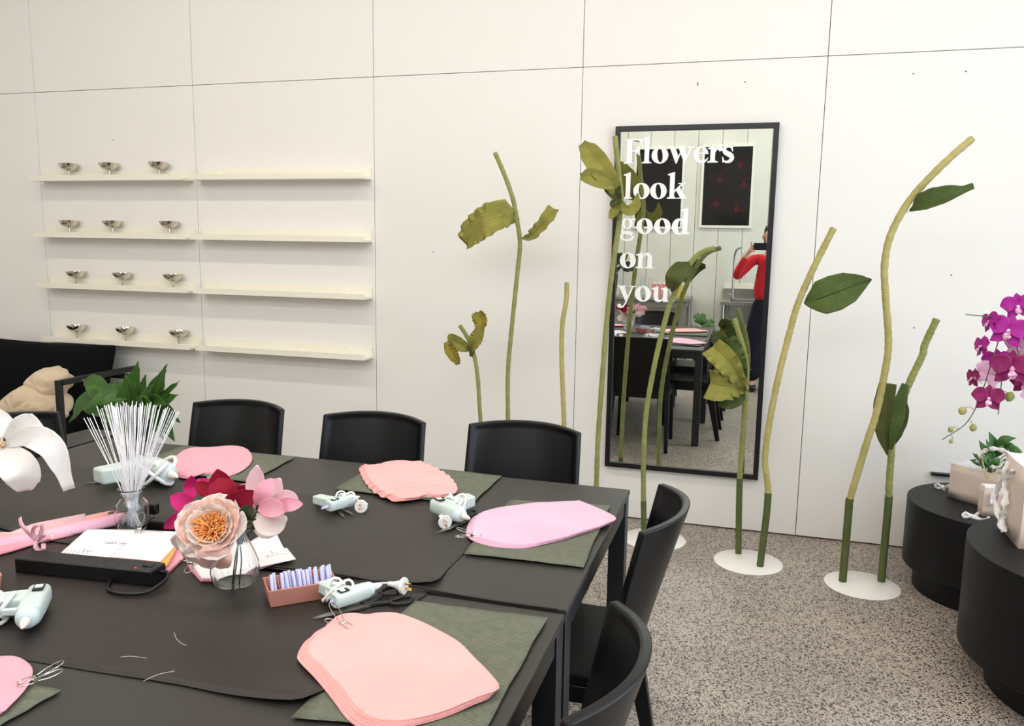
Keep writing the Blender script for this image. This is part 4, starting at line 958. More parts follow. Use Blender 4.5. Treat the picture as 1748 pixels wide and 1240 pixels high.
# rolled pink paper tied with ribbon
t = thing('paper_roll', 'loosely rolled pink paper tied with a pale pink ribbon bow', 'paper roll', ht(75, 925, 0), group=None)
def rollstrip(name, pA, pB, w, h, m_, z0, n=14, ragged=0, seed=0):
    a, b_ = ht(*pA, z0), ht(*pB, z0); rnd = random.Random(seed); ax = (b_ - a); L_ = ax.length; ax.normalize(); sd = V((0, 0, 1)).cross(ax); P = []
    for i in range(13):
        u = i / 12; row = []
        for k in range(n + 1):
            an = PI * 1.15 * (k / n) - .12 * PI
            e = (rnd.uniform(-1, 1) * ragged if i in (0, 12) else 0)
            row.append(a + ax * (L_ * u + e) + sd * (math.cos(an) * w * (1 - .25 * math.exp(-((u - .42) / .1) ** 2))) + V((0, 0, max(0, math.sin(an) * h * (1 - .35 * math.exp(-((u - .42) / .1) ** 2)) + .002))))
        P.append(row)
    bm = NB(); gridm(bm, P); obj(name, bm, m_, t, world=True, solid=.001)
rollstrip('inner_sheet', (-60, 956), (206, 886), .034, .012, M['pinkC'], .004, ragged=.012, seed=3)
rollstrip('inner_sheet', (-70, 950), (214, 889), .026, .020, M['pinkB'], .006, ragged=.012, seed=5)
rollstrip('middle_sheet', (-90, 949), (190, 890), .024, .026, M['pinkA'], .007, ragged=.014, seed=7)
rollstrip('outer_sheet', (-80, 944), (146, 898), .022, .031, M['magpale'], .008, ragged=.004, seed=9)
bow = ht(66, 921, .034)
def ribbon(px, w_, nrm, name='ribbon'):
    c = spline(px, 20); P = []
    for i, p in enumerate(c):
        tt = (c[min(i + 1, 20)] - c[max(i - 1, 0)]).normalized(); s_ = tt.cross(V(nrm)).normalized()
        P.append([p - s_ * w_ / 2, p, p + s_ * w_ / 2])
    bm = NB(); gridm(bm, P); return obj(name, bm, M['ribbon'], t, world=True, solid=.0007)
yb = bow.y
ribbon([ht(56, 936, .004), ht(60, 925, .036), ht(67, 914, .038), ht(72, 908, .020)], .012, (-.3, -.6, .6), 'ribbon_band')
ribbon([hy(64, 926, yb), hy(54, 916, yb), hy(44, 905, yb - .01), hy(36, 894, yb - .01), hy(34, 884, yb)], .010, (.2, -1, .2), 'ribbon_tail')
ribbon([hy(63, 923, yb - .01), hy(56, 910, yb - .02), hy(60, 899, yb - .03), hy(70, 896, yb - .02), hy(71, 906, yb - .01), hy(64, 922, yb - .01)], .010, (.9, -.4, .3), 'ribbon_loop')
ribbon([hy(65, 924, yb - .02), hy(76, 914, yb - .03), hy(88, 912, yb - .02), hy(86, 920, yb - .03), hy(68, 927, yb - .02)], .010, (.3, .2, .9), 'ribbon_loop')
ribbon([hy(64, 923, yb - .02), hy(61, 933, yb - .03), hy(66, 940, yb - .03), hy(74, 937, yb - .03), hy(74, 928, yb - .02)], .010, (.8, -.5, .1), 'ribbon_tail')

# ================================================================ JAR OF WIRES
jb = ht(227, 902, 0); jb.z = TZ + .003
k_ = (jb - CAM).dot(_f) / FPX
t = thing('glass_jar', 'small clear glass jar with a narrow neck holding white wires', 'jar', jb)
pr = [(0, 0), (24, 0), (26.5, 3), (27, 10), (27, 36), (25, 44), (19, 51), (17.5, 56), (17.5, 62), (20, 66), (22, 67.5), (21, 69), (18.5, 68), (16, 64), (15.8, 56), (17.3, 50), (23, 43), (25, 36), (25, 10), (24, 4), (0, 3)]
bm = NB(); lathe(bm, [(r * k_, z * k_) for r, z in pr], n=40); obj('jar_glass', bm, M['glass'], t)
rnd = random.Random(5)
tops = [143, 149, 153, 158, 165, 171, 174, 178, 181, 184, 187, 189, 190, 192, 194, 196, 198, 200, 202, 205, 208, 210, 213, 216, 219, 222, 225, 226, 229, 231, 233, 236, 239, 240, 242, 243, 244, 248, 252, 255, 258, 262, 264, 267, 271, 274, 280, 282, 284, 287, 290, 294, 298, 301, 304, 306, 186, 193, 241, 283, 197, 223]
w0 = None
for i, u in enumerate(tops):
    f = (u - 225) / 82; v = 688 + 17 * f * f + rnd.uniform(-4, 7) + (6 if u < 160 else 0)
    a = jb + V((-(f * .018) + rnd.uniform(-.006, .006), rnd.uniform(-.014, .014), .006))
    b_ = hy(u, v, jb.y + rnd.uniform(-.06, .05))
    # keep the wire inside the neck
    tn = (jb.z + 58 * k_ - a.z) / (b_.z - a.z); nk = a.lerp(b_, tn); dd = V((nk.x - jb.x, nk.y - jb.y)); mxr = 12.5 * k_
    if dd.length > mxr:
        tgt = V((jb.x + dd.x / dd.length * mxr, jb.y + dd.y / dd.length * mxr)); nk2 = V((tgt.x, tgt.y, nk.z)); d = b_ - nk2
        a2 = nk2 - d * ((nk2.z - a.z) / d.z); r_ = V((a2.x - jb.x, a2.y - jb.y))
        if r_.length > 21 * k_: r_ = r_ / r_.length * 21 * k_; a2 = V((jb.x + r_.x, jb.y + r_.y, a2.z))
        a = a2
    d = b_ - a
    if w0 is None:
        bm = NB(); lathe(bm, [(.0009, 0), (.0010, .001), (.0010, .999), (.0008, 1)], n=7); w0 = obj('paper_wire', bm, M['wirewhite'], base=a); o = w0
    else: o = w0.copy(); C.objects.link(o)
    o.location = a; o.rotation_euler = d.to_track_quat('Z', 'Y').to_euler(); o.scale = (1, 1, d.length)
    tag(o, 'thin white paper covered wire fanning out of the glass jar', 'wire', 'white wires in the glass jar')

# ================================================================ VASE AND PAPER FLOWERS
def pxm(p): return (V(p) - CAM).dot(_f) / FPX          # metres per picture unit at p
def glass_vase(label, base):
    t = thing('glass_vase', label, 'vase', base, group=None); k = pxm(base)
    pr = [(0, 0), (20, 0), (32, 5), (41, 16), (44, 30), (42.5, 44), (36, 60), (28, 76), (21, 90), (17.5, 100), (17, 108), (20, 116), (24, 121), (23, 122), (18.5, 117), (15.5, 108), (16, 100), (19.5, 89), (26.5, 75), (34.5, 59), (41, 43.5), (42.4, 30), (39.5, 17), (31, 7), (19, 3.5), (0, 3)]
    bm = NB(); lathe(bm, [(r * k * (.93 if 8 < z < 95 else 1), z * k) for r, z in pr], n=112, rib=.011, ribn=14)
    obj('vase_glass', bm, M['glass'], t); return t, k
vb = ht(402, 1000, .0165)
vt, kv = glass_vase('small ribbed clear glass vase holding three crepe paper blooms', vb)
VY = vb.y
def petal(parent, px, ys, wpx, m_, y0, name='petal', prof=PT, **k):
    pts = [hy(u, v, y0 + lerpl(ys, i / max(len(px) - 1, 1))) for i, (u, v) in enumerate(px)]
    w_ = wpx * 1.28 * pxm(pts[0]) / 2
    kw = dict(fold=.12, cup=.28, ruf=.0012, n=16, face_dir=(CAM - pts[len(pts) // 2])); kw.update(k)
    return leaf(name, pts, w_, m_, parent, prof=prof, **kw)
def fstem(parent, px, ys, y0, r=.0015):
    pts = [hy(u, v, y0 + lerpl(ys, i / max(len(px) - 1, 1))) for i, (u, v) in enumerate(px)]
    bm = NB(); tube(bm, spline(pts, 16), r, 8); obj('stem', bm, M['darkleaf'], parent, world=True)
def stamens(parent, c, axis, n, r0, r1, ln, m_, seed=0, thick=.0008):
    rnd = random.Random(seed); axis = V(axis).normalized(); a = axis.orthogonal().normalized(); b_ = axis.cross(a); bm = NB()
    for i in range(n):
        an = rnd.uniform(0, 2 * PI); q = math.sqrt(rnd.random()); d = a * math.cos(an) + b_ * math.sin(an)
        p0 = V(c) + d * q * r0; p2 = V(c) + d * (q * r1) + axis * ln * rnd.uniform(.7, 1.05) * (1 - .25 * q); p1 = p0.lerp(p2, .5) + axis * ln * .12 + d * rnd.uniform(-.1, .25) * r1 + V([rnd.uniform(-.002, .002) for _ in range(3)])
        tube(bm, spline([p0, p1, p2 + V([rnd.uniform(-.003, .003) for _ in range(3)])], 4), thick, 5)
    o = obj('stamens', bm, m_, parent, world=True); o['kind'] = 'stuff'; return o
# peony
pc = hy(361, 902, VY - .045)
pe = thing('paper_peony', 'blush crepe paper peony with a full orange centre, front bloom in the glass vase', 'paper flower', pc, group=None)
pax = ((CAM - pc).normalized() + V((-.28, 0, .25))).normalized()
pa = pax.orthogonal().normalized(); pb_ = pax.cross(pa)
rnd = random.Random(11)
def peony_petal(an, r0, ln, wd, open_, m_, back, seed):
    d = pa * math.cos(an) + pb_ * math.sin(an); P = []; nU, nV = 12, 12; rr = random.Random(seed); ph = rr.uniform(0, 6)
    side = pax.cross(d)
    for i in range(nU + 1):
        u = i / nU; row = []
        ang = open_ * (1 - .35 * u)                   # angle from the flower axis
        rad = r0 + ln * math.sin(open_) * (u ** .85); hgt = -back + ln * math.cos(open_) * u ** 1.3 + ln * .10 * math.sin(PI * u)
        for j in range(nV + 1):
            q = j / nV * 2 - 1; w_ = wd * (math.sin(PI * (.18 + .62 * u)) ** .8); n_ = .0032 * math.sin(q * 9 + ph) * u ** 3 + .0016 * math.sin(q * 23 + ph) * u ** 4
            edge = -.10 * ln * (abs(q) ** 3) * u
            P_ = pc + d * (rad + edge - .45 * w_ * q * q * math.sin(open_) * .5) + side * (q * w_) + pax * (hgt + .30 * w_ * q * q + n_)
            row.append(P_)
        P.append(row)
    bm = NB(); gridm(bm, P); return obj('petal', bm, m_, pe, world=True, solid=.0006)
kp = pxm(pc)
for ringn, (n_, r0, ln, wd, op, mm, bk) in enumerate(((5, .024, 42, 36, 1.22, 'blushpale', .016), (5, .024, 34, 33, 1.02, 'blush', .010), (5, .024, 26, 28, .75, 'blushpale', .004), (3, .024, 20, 24, .50, 'blushpale', .0))):
    for i in range(n_):
        peony_petal(2 * PI * (i + .37 * ringn) / n_ + rnd.uniform(-.15, .15), r0, ln * kp * rnd.uniform(.92, 1.1), wd * kp, op + rnd.uniform(-.08, .08), M[mm], bk, rnd.random())
# drooping outer petals
petal(pe, [(352, 925), (345, 945), (336, 962)], [-.02, -.03, -.01], 46, M['blushpale'], VY - .045, prof=RD)
petal(pe, [(375, 930), (368, 950), (364, 968)], [-.02, -.03, -.01], 44, M['blush'], VY - .045, prof=RD)
petal(pe, [(335, 918), (318, 930), (306, 940)], [-.02, -.02, .0], 40, M['blushpale'], VY - .045, prof=RD)
stamens(pe, pc - pax * .004, pax, 190, .020, .040, .032, M['stamen'], 4, .0012)
fstem(pe, [(365, 905), (385, 912), (403, 920), (405, 950), (398, 1000)], [.02, .03, .045, .045, .05], VY - .045)
# crimson and hot pink magnolia
MY = VY + .03
mg = thing('paper_magnolia', 'crimson and hot pink crepe paper bloom behind the peony in the vase', 'paper flower', hy(375, 862, MY))
for px, ys, w_, mm in (([(328, 852), (326, 832), (327, 812)], [0, .02, .01], 20, 'hot'), ([(332, 864), (312, 858), (291, 847)], [0, -.01, -.01], 26, 'hot'), ([(330, 884), (305, 888), (279, 902)], [0, -.02, -.01], 20, 'hot'),
                       ([(356, 846), (347, 832), (338, 818)], [.02, .035, .04], 26, 'hot'), ([(360, 846), (350, 836), (334, 824)], [.0, .0, .0], 20, 'crimson'),
                       ([(377, 860), (376, 830), (371, 801)], [.01, .03, .03], 32, 'crimson'), ([(385, 866), (380, 840), (374, 816)], [-.01, -.02, 0], 38, 'crimson'),
                       ([(388, 862), (404, 845), (418, 826)], [.02, .04, .05], 28, 'crimson'), ([(386, 872), (408, 860), (433, 838)], [-.02, -.03, -.02], 36, 'crimson'), ([(396, 864), (410, 845), (430, 833)], [.0, .0, .02], 24, 'crimson')):
    petal(mg, px, ys, w_, M[mm], MY, prof=[.35, .7, .95, 1, .9, .62, .06])
fstem(mg, [(378, 868), (392, 890), (405, 915), (412, 950), (408, 1000)], [0, -.01, -.03, -.03, -.03], MY)
# pink magnolia
QY = VY + .015
mp = thing('paper_magnolia', 'pale pink crepe paper bloom with violet centre, right side of the vase', 'paper flower', hy(450, 865, QY))
for px, ys, w_, mm in (([(438, 868), (436, 830), (439, 794)], [.01, .03, .03], 26, 'magpale'), ([(445, 862), (462, 840), (479, 817)], [.01, .03, .04], 30, 'magpale'), ([(440, 866), (450, 842), (464, 817)], [-.01, -.02, .0], 24, 'magpink'),
                       ([(462, 860), (488, 852), (510, 862)], [.0, .0, .01], 24, 'magpale'), ([(467, 866), (490, 862), (517, 861)], [-.01, -.02, .0], 20, 'magpink'), ([(441, 866), (464, 868), (486, 875)], [-.02, -.05, -.05], 26, 'magpink'),
                       ([(430, 870), (416, 868), (404, 872)], [.01, .02, .02], 40, 'magpale'), ([(434, 862), (424, 842), (428, 826)], [.02, .04, .05], 34, 'magpale'), ([(436, 884), (462, 893), (490, 884)], [-.01, -.03, -.02], 36, 'blushpale'), ([(432, 890), (455, 903), (478, 903)], [.0, -.01, -.01], 26, 'blushpale')):
    petal(mp, px, ys, w_, M[mm], QY, prof=[.3, .65, .92, 1, .92, .66, .10])
stamens(mp, hy(453, 864, QY), (.25, -.2, 1), 40, .003, .010, .026, M['stamenviolet'], 8, .0007)
fstem(mp, [(440, 872), (428, 890), (415, 905), (404, 940), (396, 1000)], [0, 0, -.01, -.015, -.015], QY)
for px, w_ in (([(414, 888), (420, 876), (430, 861)], 20), ([(428, 886), (434, 896), (437, 906)], 14), ([(438, 872), (444, 869), (447, 871)], 12)):
    petal(mp, px, [-.01, -.02, -.01], w_, M['darkleaf'], QY, name='leaf', prof=OV, fold=.35, cup=0)

# white bloom at the left edge, in its own vase outside the frame
wb_ = ht(-62, 905, 0); wb_.z = TZ + .003
wv, kw_ = glass_vase('clear glass vase just outside the left edge, holding the white bloom', wb_)
WY = wb_.y
wf = thing('paper_magnolia', 'large white crepe paper bloom with cream centre at the left edge', 'paper flower', hy(0, 760, WY))
for px, ys, w_, pr_ in (([(11, 752), (38, 735), (66, 717)], [0, .0, .01], 38, [.3, .6, .85, 1, .95, .6]), ([(10, 760), (50, 745), (86, 762), (103, 795), (118, 836)], [0, -.04, -.05, -.04, -.02], 33, [.25, .6, .95, 1, .9, .75, .5, .42]),
                        ([(8, 764), (22, 788), (38, 810), (42, 838)], [0, -.06, -.07, -.05], 44, [.35, .75, 1, 1, .85, .35]), ([(-2, 750), (-8, 722), (-4, 698)], [.02, .04, .05], 44, PT), ([(-10, 752), (-45, 735), (-75, 745)], [0, .0, -.01], 48, PT), ([(-8, 766), (-40, 790), (-60, 830)], [0, -.04, -.05], 50, PT)):
    petal(wf, px, ys, w_, M['whitepetal'], WY, prof=pr_, ruf=.0018, cup=.22)
stamens(wf, hy(2, 763, WY), (.3, -1, .7), 90, .010, .018, .014, M['stamenpale'], 21, .0012)
fstem(wf, [(0, 764), (-25, 785), (-50, 815), (-60, 850), (-62, 900)], [.01, .01, 0, 0, 0], WY)
wc = thing('paper_magnolia', 'crimson crepe paper bloom below the white one, cut by the left edge', 'paper flower', hy(-20, 800, WY + .03))
for px, w_ in (([(-22, 800), (-5, 795), (13, 792)], 30), ([(-24, 802), (-30, 780), (-44, 768)], 30), ([(-24, 804), (-46, 812), (-66, 806)], 30), ([(-22, 804), (-12, 812), (8, 806)], 20)):
    petal(wc, px, [0, -.02, -.02], w_, M['crimson'], WY + .03)
fstem(wc, [(-22, 802), (-42, 830), (-56, 860), (-66, 900)], [0, -.01, -.02, -.03], WY + .03)

# ================================================================ SOFA, GARMENT, PEACE LILY (left)
AX = .735
so = thing('metal_frame_sofa', 'black sofa with thin square tube arm, against the wall at far left', 'sofa', (-.35, -.50, 0))
bm = NB()
def bar(bm, a, b_, w_=.032):
    a, b_ = V(a), V(b_); d = b_ - a; rot = d.to_track_quat('Z', 'Y').to_matrix(); box(bm, (a + b_) / 2, (w_, w_, d.length + w_ * .99), rot)
fa = hz(100, 650, .69); AX = fa.x; bk_ = hz(197, 622, .69)
for x in (AX, -1.40):
    bar(bm, (x, fa.y, .02), (x, fa.y, .675)); bar(bm, (x, -.12, .02), (x, -.12, .675)); bar(bm, (x, fa.y, .675), (x, -.12, .675)); bar(bm, (x, fa.y, .27), (x, -.12, .27))
bar(bm, (-1.40, fa.y, .27), (AX, fa.y, .27)); bar(bm, (-1.40, -.12, .27), (AX, -.12, .27)); bar(bm, (-1.40, -.12, .62), (AX, -.12, .62))
obj('arm_frame', bm, M['metalblack'], so, world=True, bevel=.003)
def cushion(name, c, s, m_, parent, rot=None, pinch=.5, seed=0, puff=1.0):
    bm = NB(); n = 14; rr = random.Random(seed); ph = [rr.uniform(0, 6) for _ in range(4)]
    for sg in (1, -1):
        P = []
        for i in range(n + 1):
            row = []
            for j in range(n + 1):
                x, y = i / n * 2 - 1, j / n * 2 - 1
                e = (1 - x ** 4) * (1 - y ** 4); z = sg * s[2] / 2 * (e ** pinch) * puff * (1 + .05 * math.sin(3 * x + ph[0]) * math.sin(4 * y + ph[1]))
                xx = x * s[0] / 2 * (1 - .05 * (1 - abs(y) ** 2) * 0 + .0) * (1 - .06 * (1 - y * y) * (abs(x) ** 6)); yy = y * s[1] / 2 * (1 - .06 * (1 - x * x) * (abs(y) ** 6))
                p = V((xx, yy, z));
                if rot is not None: p = rot @ p
                row.append(V(c) + p)
            P.append(row if sg > 0 else row[::-1])
        gridm(bm, P)
    bmesh.ops.remove_doubles(bm, verts=bm.verts, dist=1e-5)
    return obj(name, bm, m_, parent, world=True, sub=1)
for k, x in enumerate((.20, -.86)):
    cushion('seat_cushion', (x - .05, -.46, .37), (1.02, .66, .17), M['sofa'], so, pinch=.25, seed=k)
cr = hy(188, 588, -.22)
cushion('back_cushion', (cr.x - .53, -.20, cr.z - .245), (1.06, .50, .17), M['sofa'], so, Rx(1.30), pinch=.45, seed=7)
cushion('back_cushion', (cr.x - 1.62, -.20, cr.z - .245), (1.06, .50, .17), M['sofa'], so, Rx(1.30), pinch=.45, seed=8)
# beige garment
gm = thing('sweatshirt', 'crumpled beige sweatshirt heaped on the black sofa beside its arm', 'garment', (.35, -.55, .46))
def blob(name, prof_px, y0, depth, m_, parent, seed=0, fold=.012, zcut=None):
    """draped heap: outline from measured points, real depth, folds"""
    P0 = smooth_poly([hy(u, v, y0) for u, v in prof_px], 5); c = cen(P0); bm = NB(); rr = random.Random(seed); ph = [rr.uniform(0, 6) for _ in range(6)]; P = []
    N = 16
    for i in range(N + 1):
        a = i / N * PI; sc_ = math.sin(a) ** .55; yo = -math.cos(a) * depth / 2; row = []
        for k, p in enumerate(P0 + [P0[0]]):
            d = (p - c); an = math.atan2(d.z, d.x)
            f = fold * (math.sin(an * 5 + a * 3 + ph[0]) + .7 * math.sin(an * 9 - a * 5 + ph[1]) + .5 * math.sin(a * 9 + an * 3 + ph[2])) * math.sin(a)
            q = c + d * sc_; row.append(V((q.x + d.normalized().x * f * .6, y0 + yo + f * 1.2, q.z + d.normalized().z * f * .6)))
        P.append(row)
    gridm(bm, P); bmesh.ops.remove_doubles(bm, verts=bm.verts, dist=1e-5); return obj(name, bm, m_, parent, world=True, sub=1)
blob('hood', [(52, 655), (66, 636), (84, 628), (102, 632), (112, 645), (108, 668), (90, 682), (66, 684)], -.50, .22, M['beige'], gm, 1, .010)
blob('body_fabric', [(5, 708), (18, 680), (36, 664), (60, 652), (90, 668), (106, 690), (110, 712), (60, 722), (10, 720)], -.53, .30, M['beige'], gm, 2, .016)
blob('sleeve', [(40, 690), (60, 680), (80, 688), (84, 706), (60, 712), (42, 706)], -.64, .12, M['beige'], gm, 3, .010)
# peace lily
pp = hy(225, 735, -1.02); px_, py_ = pp.x, -1.0
li = thing('potted_peace_lily', 'leafy green potted plant between the black sofa and the first wall chair', 'potted plant', (px_, py_, 0))
bm = NB(); lathe(bm, [(0, 0), (.11, 0), (.125, .02), (.15, .30), (.155, .32), (.145, .32), (.14, .29), (0, .29)], n=40); obj('planter', bm, M['pot'], li)
bm = NB(); lathe(bm, [(0, .295), (.142, .291)], n=30); obj('soil', bm, M['soil'], li)
ctr = V((px_, py_, .33))
def lily(tip, w_, sag=.10, y=-1.0, mid=None, seed=0, fold=.35, bp=.45):
    w_ *= 1.45; bp = max(.28, bp - .14)
    T_ = hy(*tip, y); s0 = ctr + V((random.Random(seed).uniform(-.05, .05), random.Random(seed + 9).uniform(-.05, .05), -.03))
    md = s0.lerp(T_, .5) + V((0, 0, sag)) if mid is None else hy(*mid, y)
    c = spline([s0, md, T_], 20); cut = int(20 * bp)
    bm = NB(); tube(bm, c[:cut + 1], [.004, .003], 7); obj('petiole', bm, M['plant'], li, world=True)
    pts = [c[cut], c[(cut + 20) // 2], c[20]]
    leaf('leaf', pts, w_, M['lily'], li, prof=[.10, .7, 1, 1, .88, .62, .30, .03], fold=fold, ruf=.004, rufn=3, seed=seed, face_dir=(.1, -1, .9), n=16, mseg=6)
    q = spline([p + V((0, -.003, .001)) for p in pts], 10); bm = NB(); tube(bm, q, [.0022, .0006], 6); obj('leaf_midrib', bm, M['rib'], li, world=True)
for k, (tip, w_, sag, y, bp) in enumerate([((236, 616), .055, .06, -.98, .42), ((250, 640), .050, .05, -1.05, .4), ((287, 621), .034, .06, -1.0, .45), ((284, 632), .040, .05, -.92, .45), ((307, 650), .026, .08, -1.0, .55), ((305, 674), .042, .10, -1.02, .5), ((308, 722), .034, .18, -1.0, .5), ((298, 754), .040, .22, -1.02, .5), ((280, 752), .034, .2, -1.1, .5),
                                   ((118, 722), .048, .24, -1.05, .5), ((140, 648), .042, .16, -.95, .5), ((195, 652), .050, .12, -.93, .45), ((150, 690), .052, .16, -1.12, .42), ((175, 690), .045, .16, -1.15, .4), ((165, 660), .05, .12, -1.0, .45), ((215, 640), .050, .08, -1.1, .4), ((226, 634), .040, .06, -.9, .4), ((262, 655), .048, .10, -1.15, .4), ((285, 690), .044, .14, -1.16, .4), ((205, 690), .048, .12, -1.2, .35), ((240, 690), .048, .12, -1.22, .35), ((180, 725), .040, .2, -1.15, .45), ((262, 720), .040, .2, -1.2, .45)]):
    lily(tip, w_, sag, y, seed=k * 3 + 1, bp=bp, fold=.3 if k % 2 else .45)

# ================================================================ RIGHT: DRUM TABLES, BAGS, PLANTS
def drum(label, c, R, r, zt, zm):
    t = thing('pedestal_table', label, 'table', (c[0], c[1], 0), group='black drum tables')
    bm = NB(); lathe(bm, [(r, 0), (r, zm + .002)], n=96); obj('plinth', bm, M['drum'], t)
    bm = NB(); lathe(bm, [(r, zm), (R - .002, zm), (R, zm + .002), (R, zt - .002), (R - .002, zt)], n=128); obj('drum_top', bm, M['drum'], t)
drum('lower black drum shaped pedestal table, closest to the wall', (5.58, -.47), .345, .297, .40, .11)
drum('taller black drum shaped pedestal table, cut by the right edge', (5.74, -1.323), .455, .36, .50, .13)
def bag(label, p0, p1, depth, h, z, crease=True, open_w=1.0):
    """p0-p1: front bottom edge seen in the photo, depth goes away from the viewer"""
    a, b_ = V((p0[0], p0[1], z)), V((p1[0], p1[1], z)); ux = (b_ - a); L = ux.length; ux.normalize(); uy = V((0, 0, 1)).cross(ux)
    c = a + ux * L / 2 + uy * depth / 2; t = thing('gift_bag', label, 'paper bag', c, math.atan2(ux.y, ux.x), 'blush gift bags')
    for nm, off, m_ in (('bag_shell', 0, 'bag'), ('bag_lining', .0015, 'bagin')):
        bm = NB(); hx, hd = L / 2 - off, depth / 2 - off; o_ = off * .7
        def quad(A, B, mid_in, apex):
            # one wall: bottom A-B, top above them, with pressed-in creases
            n_ = (B - A).cross(V((0, 0, 1))).normalized() * (-1)
            w_ = (B - A).length; hh = h
            g_ = [[None] * 5 for _ in range(5)]
            for i in range(5):
                for j in range(5):
                    u, v_ = j / 4, i / 4; tri = max(0, 1 - abs(u - .5) * 2 - v_ * 1.6)
                    d = mid_in * (1 - abs(u - .5) * 2) * v_ * (1 - .2 * math.sin(v_ * 7)) + (.0035 * (1 if tri > 0 else 0) if apex else 0)
                    g_[i][j] = A.lerp(B, u) + V((0, 0, hh * v_)) + n_ * (-d)
            gridm(bm, g_)
        P = [V((-hx, -hd, o_)), V((hx, -hd, o_)), V((hx, hd, o_)), V((-hx, hd, o_))]
        quad(P[0], P[1], .004, crease); quad(P[1], P[2], -.010, False); quad(P[2], P[3], .003, False); quad(P[3], P[0], -.010, False)
        face(bm, [bm.verts.new(p) for p in P])
        bmesh.ops.remove_doubles(bm, verts=bm.verts, dist=1e-5)
        obj(nm, bm, M[m_], t, solid=.0009, smooth=.25)
    return t
b1 = bag('wide low blush paper bag with the leafy plant in it', (5.411, -.393), (5.595, -.572), .13, .155, .4005)
b2 = bag('small blush paper bag with a hanging white tape, in front of the wide bag', (5.486, -.656), (5.596, -.650), .062, .125, .4005)
b3 = bag('tallest blush paper bag, on the taller drum table at the right edge', (5.436, -1.075), (5.434, -1.325), .15, .275, .5005)
def tape(parent, pts, w_=.014, nrm=(0, -1, .2), tw=.5, seed=0, name='tape_handle', n=40):
    c = spline(pts, n); rr = random.Random(seed); P = []
    for i, p in enumerate(c):
        tt = (c[min(i + 1, n)] - c[max(i - 1, 0)]).normalized(); s_ = tt.cross(V(nrm)).normalized(); f = s_.cross(tt)
        a = tw * math.sin(i * .55 + seed) + tw * .6 * math.sin(i * 1.3 + seed * 2); s2 = s_ * math.cos(a) + f * math.sin(a); ww = w_ * (1 + .25 * math.sin(i * .9 + seed))
        P.append([p - s2 * ww / 2, p + f * .0015 * math.sin(i * 2.1), p + s2 * ww / 2])
    bm = NB(); gridm(bm, P); return obj(name, bm, M['tape'], parent, world=False, solid=.0006)
def loc_(t, pts):                     # room points -> the bag's own frame
    R_ = Rz(-t.rotation_euler.z); return [R_ @ (p - t.location) for p in pts]
tape(b2, loc_(b2, [hy(1700, 830, -.655), hy(1697, 840, -.665), hy(1693, 852, -.665), hy(1692, 862, -.665), hz(1684, 870, .412), hz(1670, 878, .406), hz(1655, 883, .406), hz(1645, 881, .412), hz(1649, 876, .420), hz(1660, 882, .408), hz(1675, 887, .404), hz(1690, 885, .403)]), .016, seed=3)
tape(b1, loc_(b1, [hy(1622, 830, -.40), hz(1612, 832, .42), hz(1602, 828, .425), hz(1596, 830, .408), hz(1604, 834, .405), hz(1614, 836, .405)]), .016, seed=5)
tape(b1, loc_(b1, [hy(1668, 790, -.50), hy(1672, 777, -.50), hy(1685, 768, -.52), hy(1702, 767, -.55), hy(1722, 774, -.58), hy(1735, 782, -.60)]), .018, seed=8, tw=.3)
tape(b1, loc_(b1, [hy(1676, 776, -.50), hy(1684, 786, -.51), hy(1694, 797, -.55), hy(1704, 798, -.58), hy(1714, 788, -.60)]), .014, seed=2, tw=.4)
tape(b3, loc_(b3, [V((5.428, -1.13, .755)), V((5.418, -1.13, .70)), V((5.412, -1.10, .64)), V((5.410, -1.10, .60)), V((5.408, -1.16, .56)), V((5.410, -1.20, .53)), V((5.412, -1.23, .525))]), .018, nrm=(-1, 0, 0), seed=4)
tape(b3, loc_(b3, [V((5.428, -1.22, .745)), V((5.415, -1.20, .725)), V((5.412, -1.18, .69)), V((5.413, -1.20, .64)), V((5.410, -1.21, .60)), V((5.410, -1.20, .56)), V((5.412, -1.23, .525))]), .022, nrm=(-1, 0, 0), seed=6)
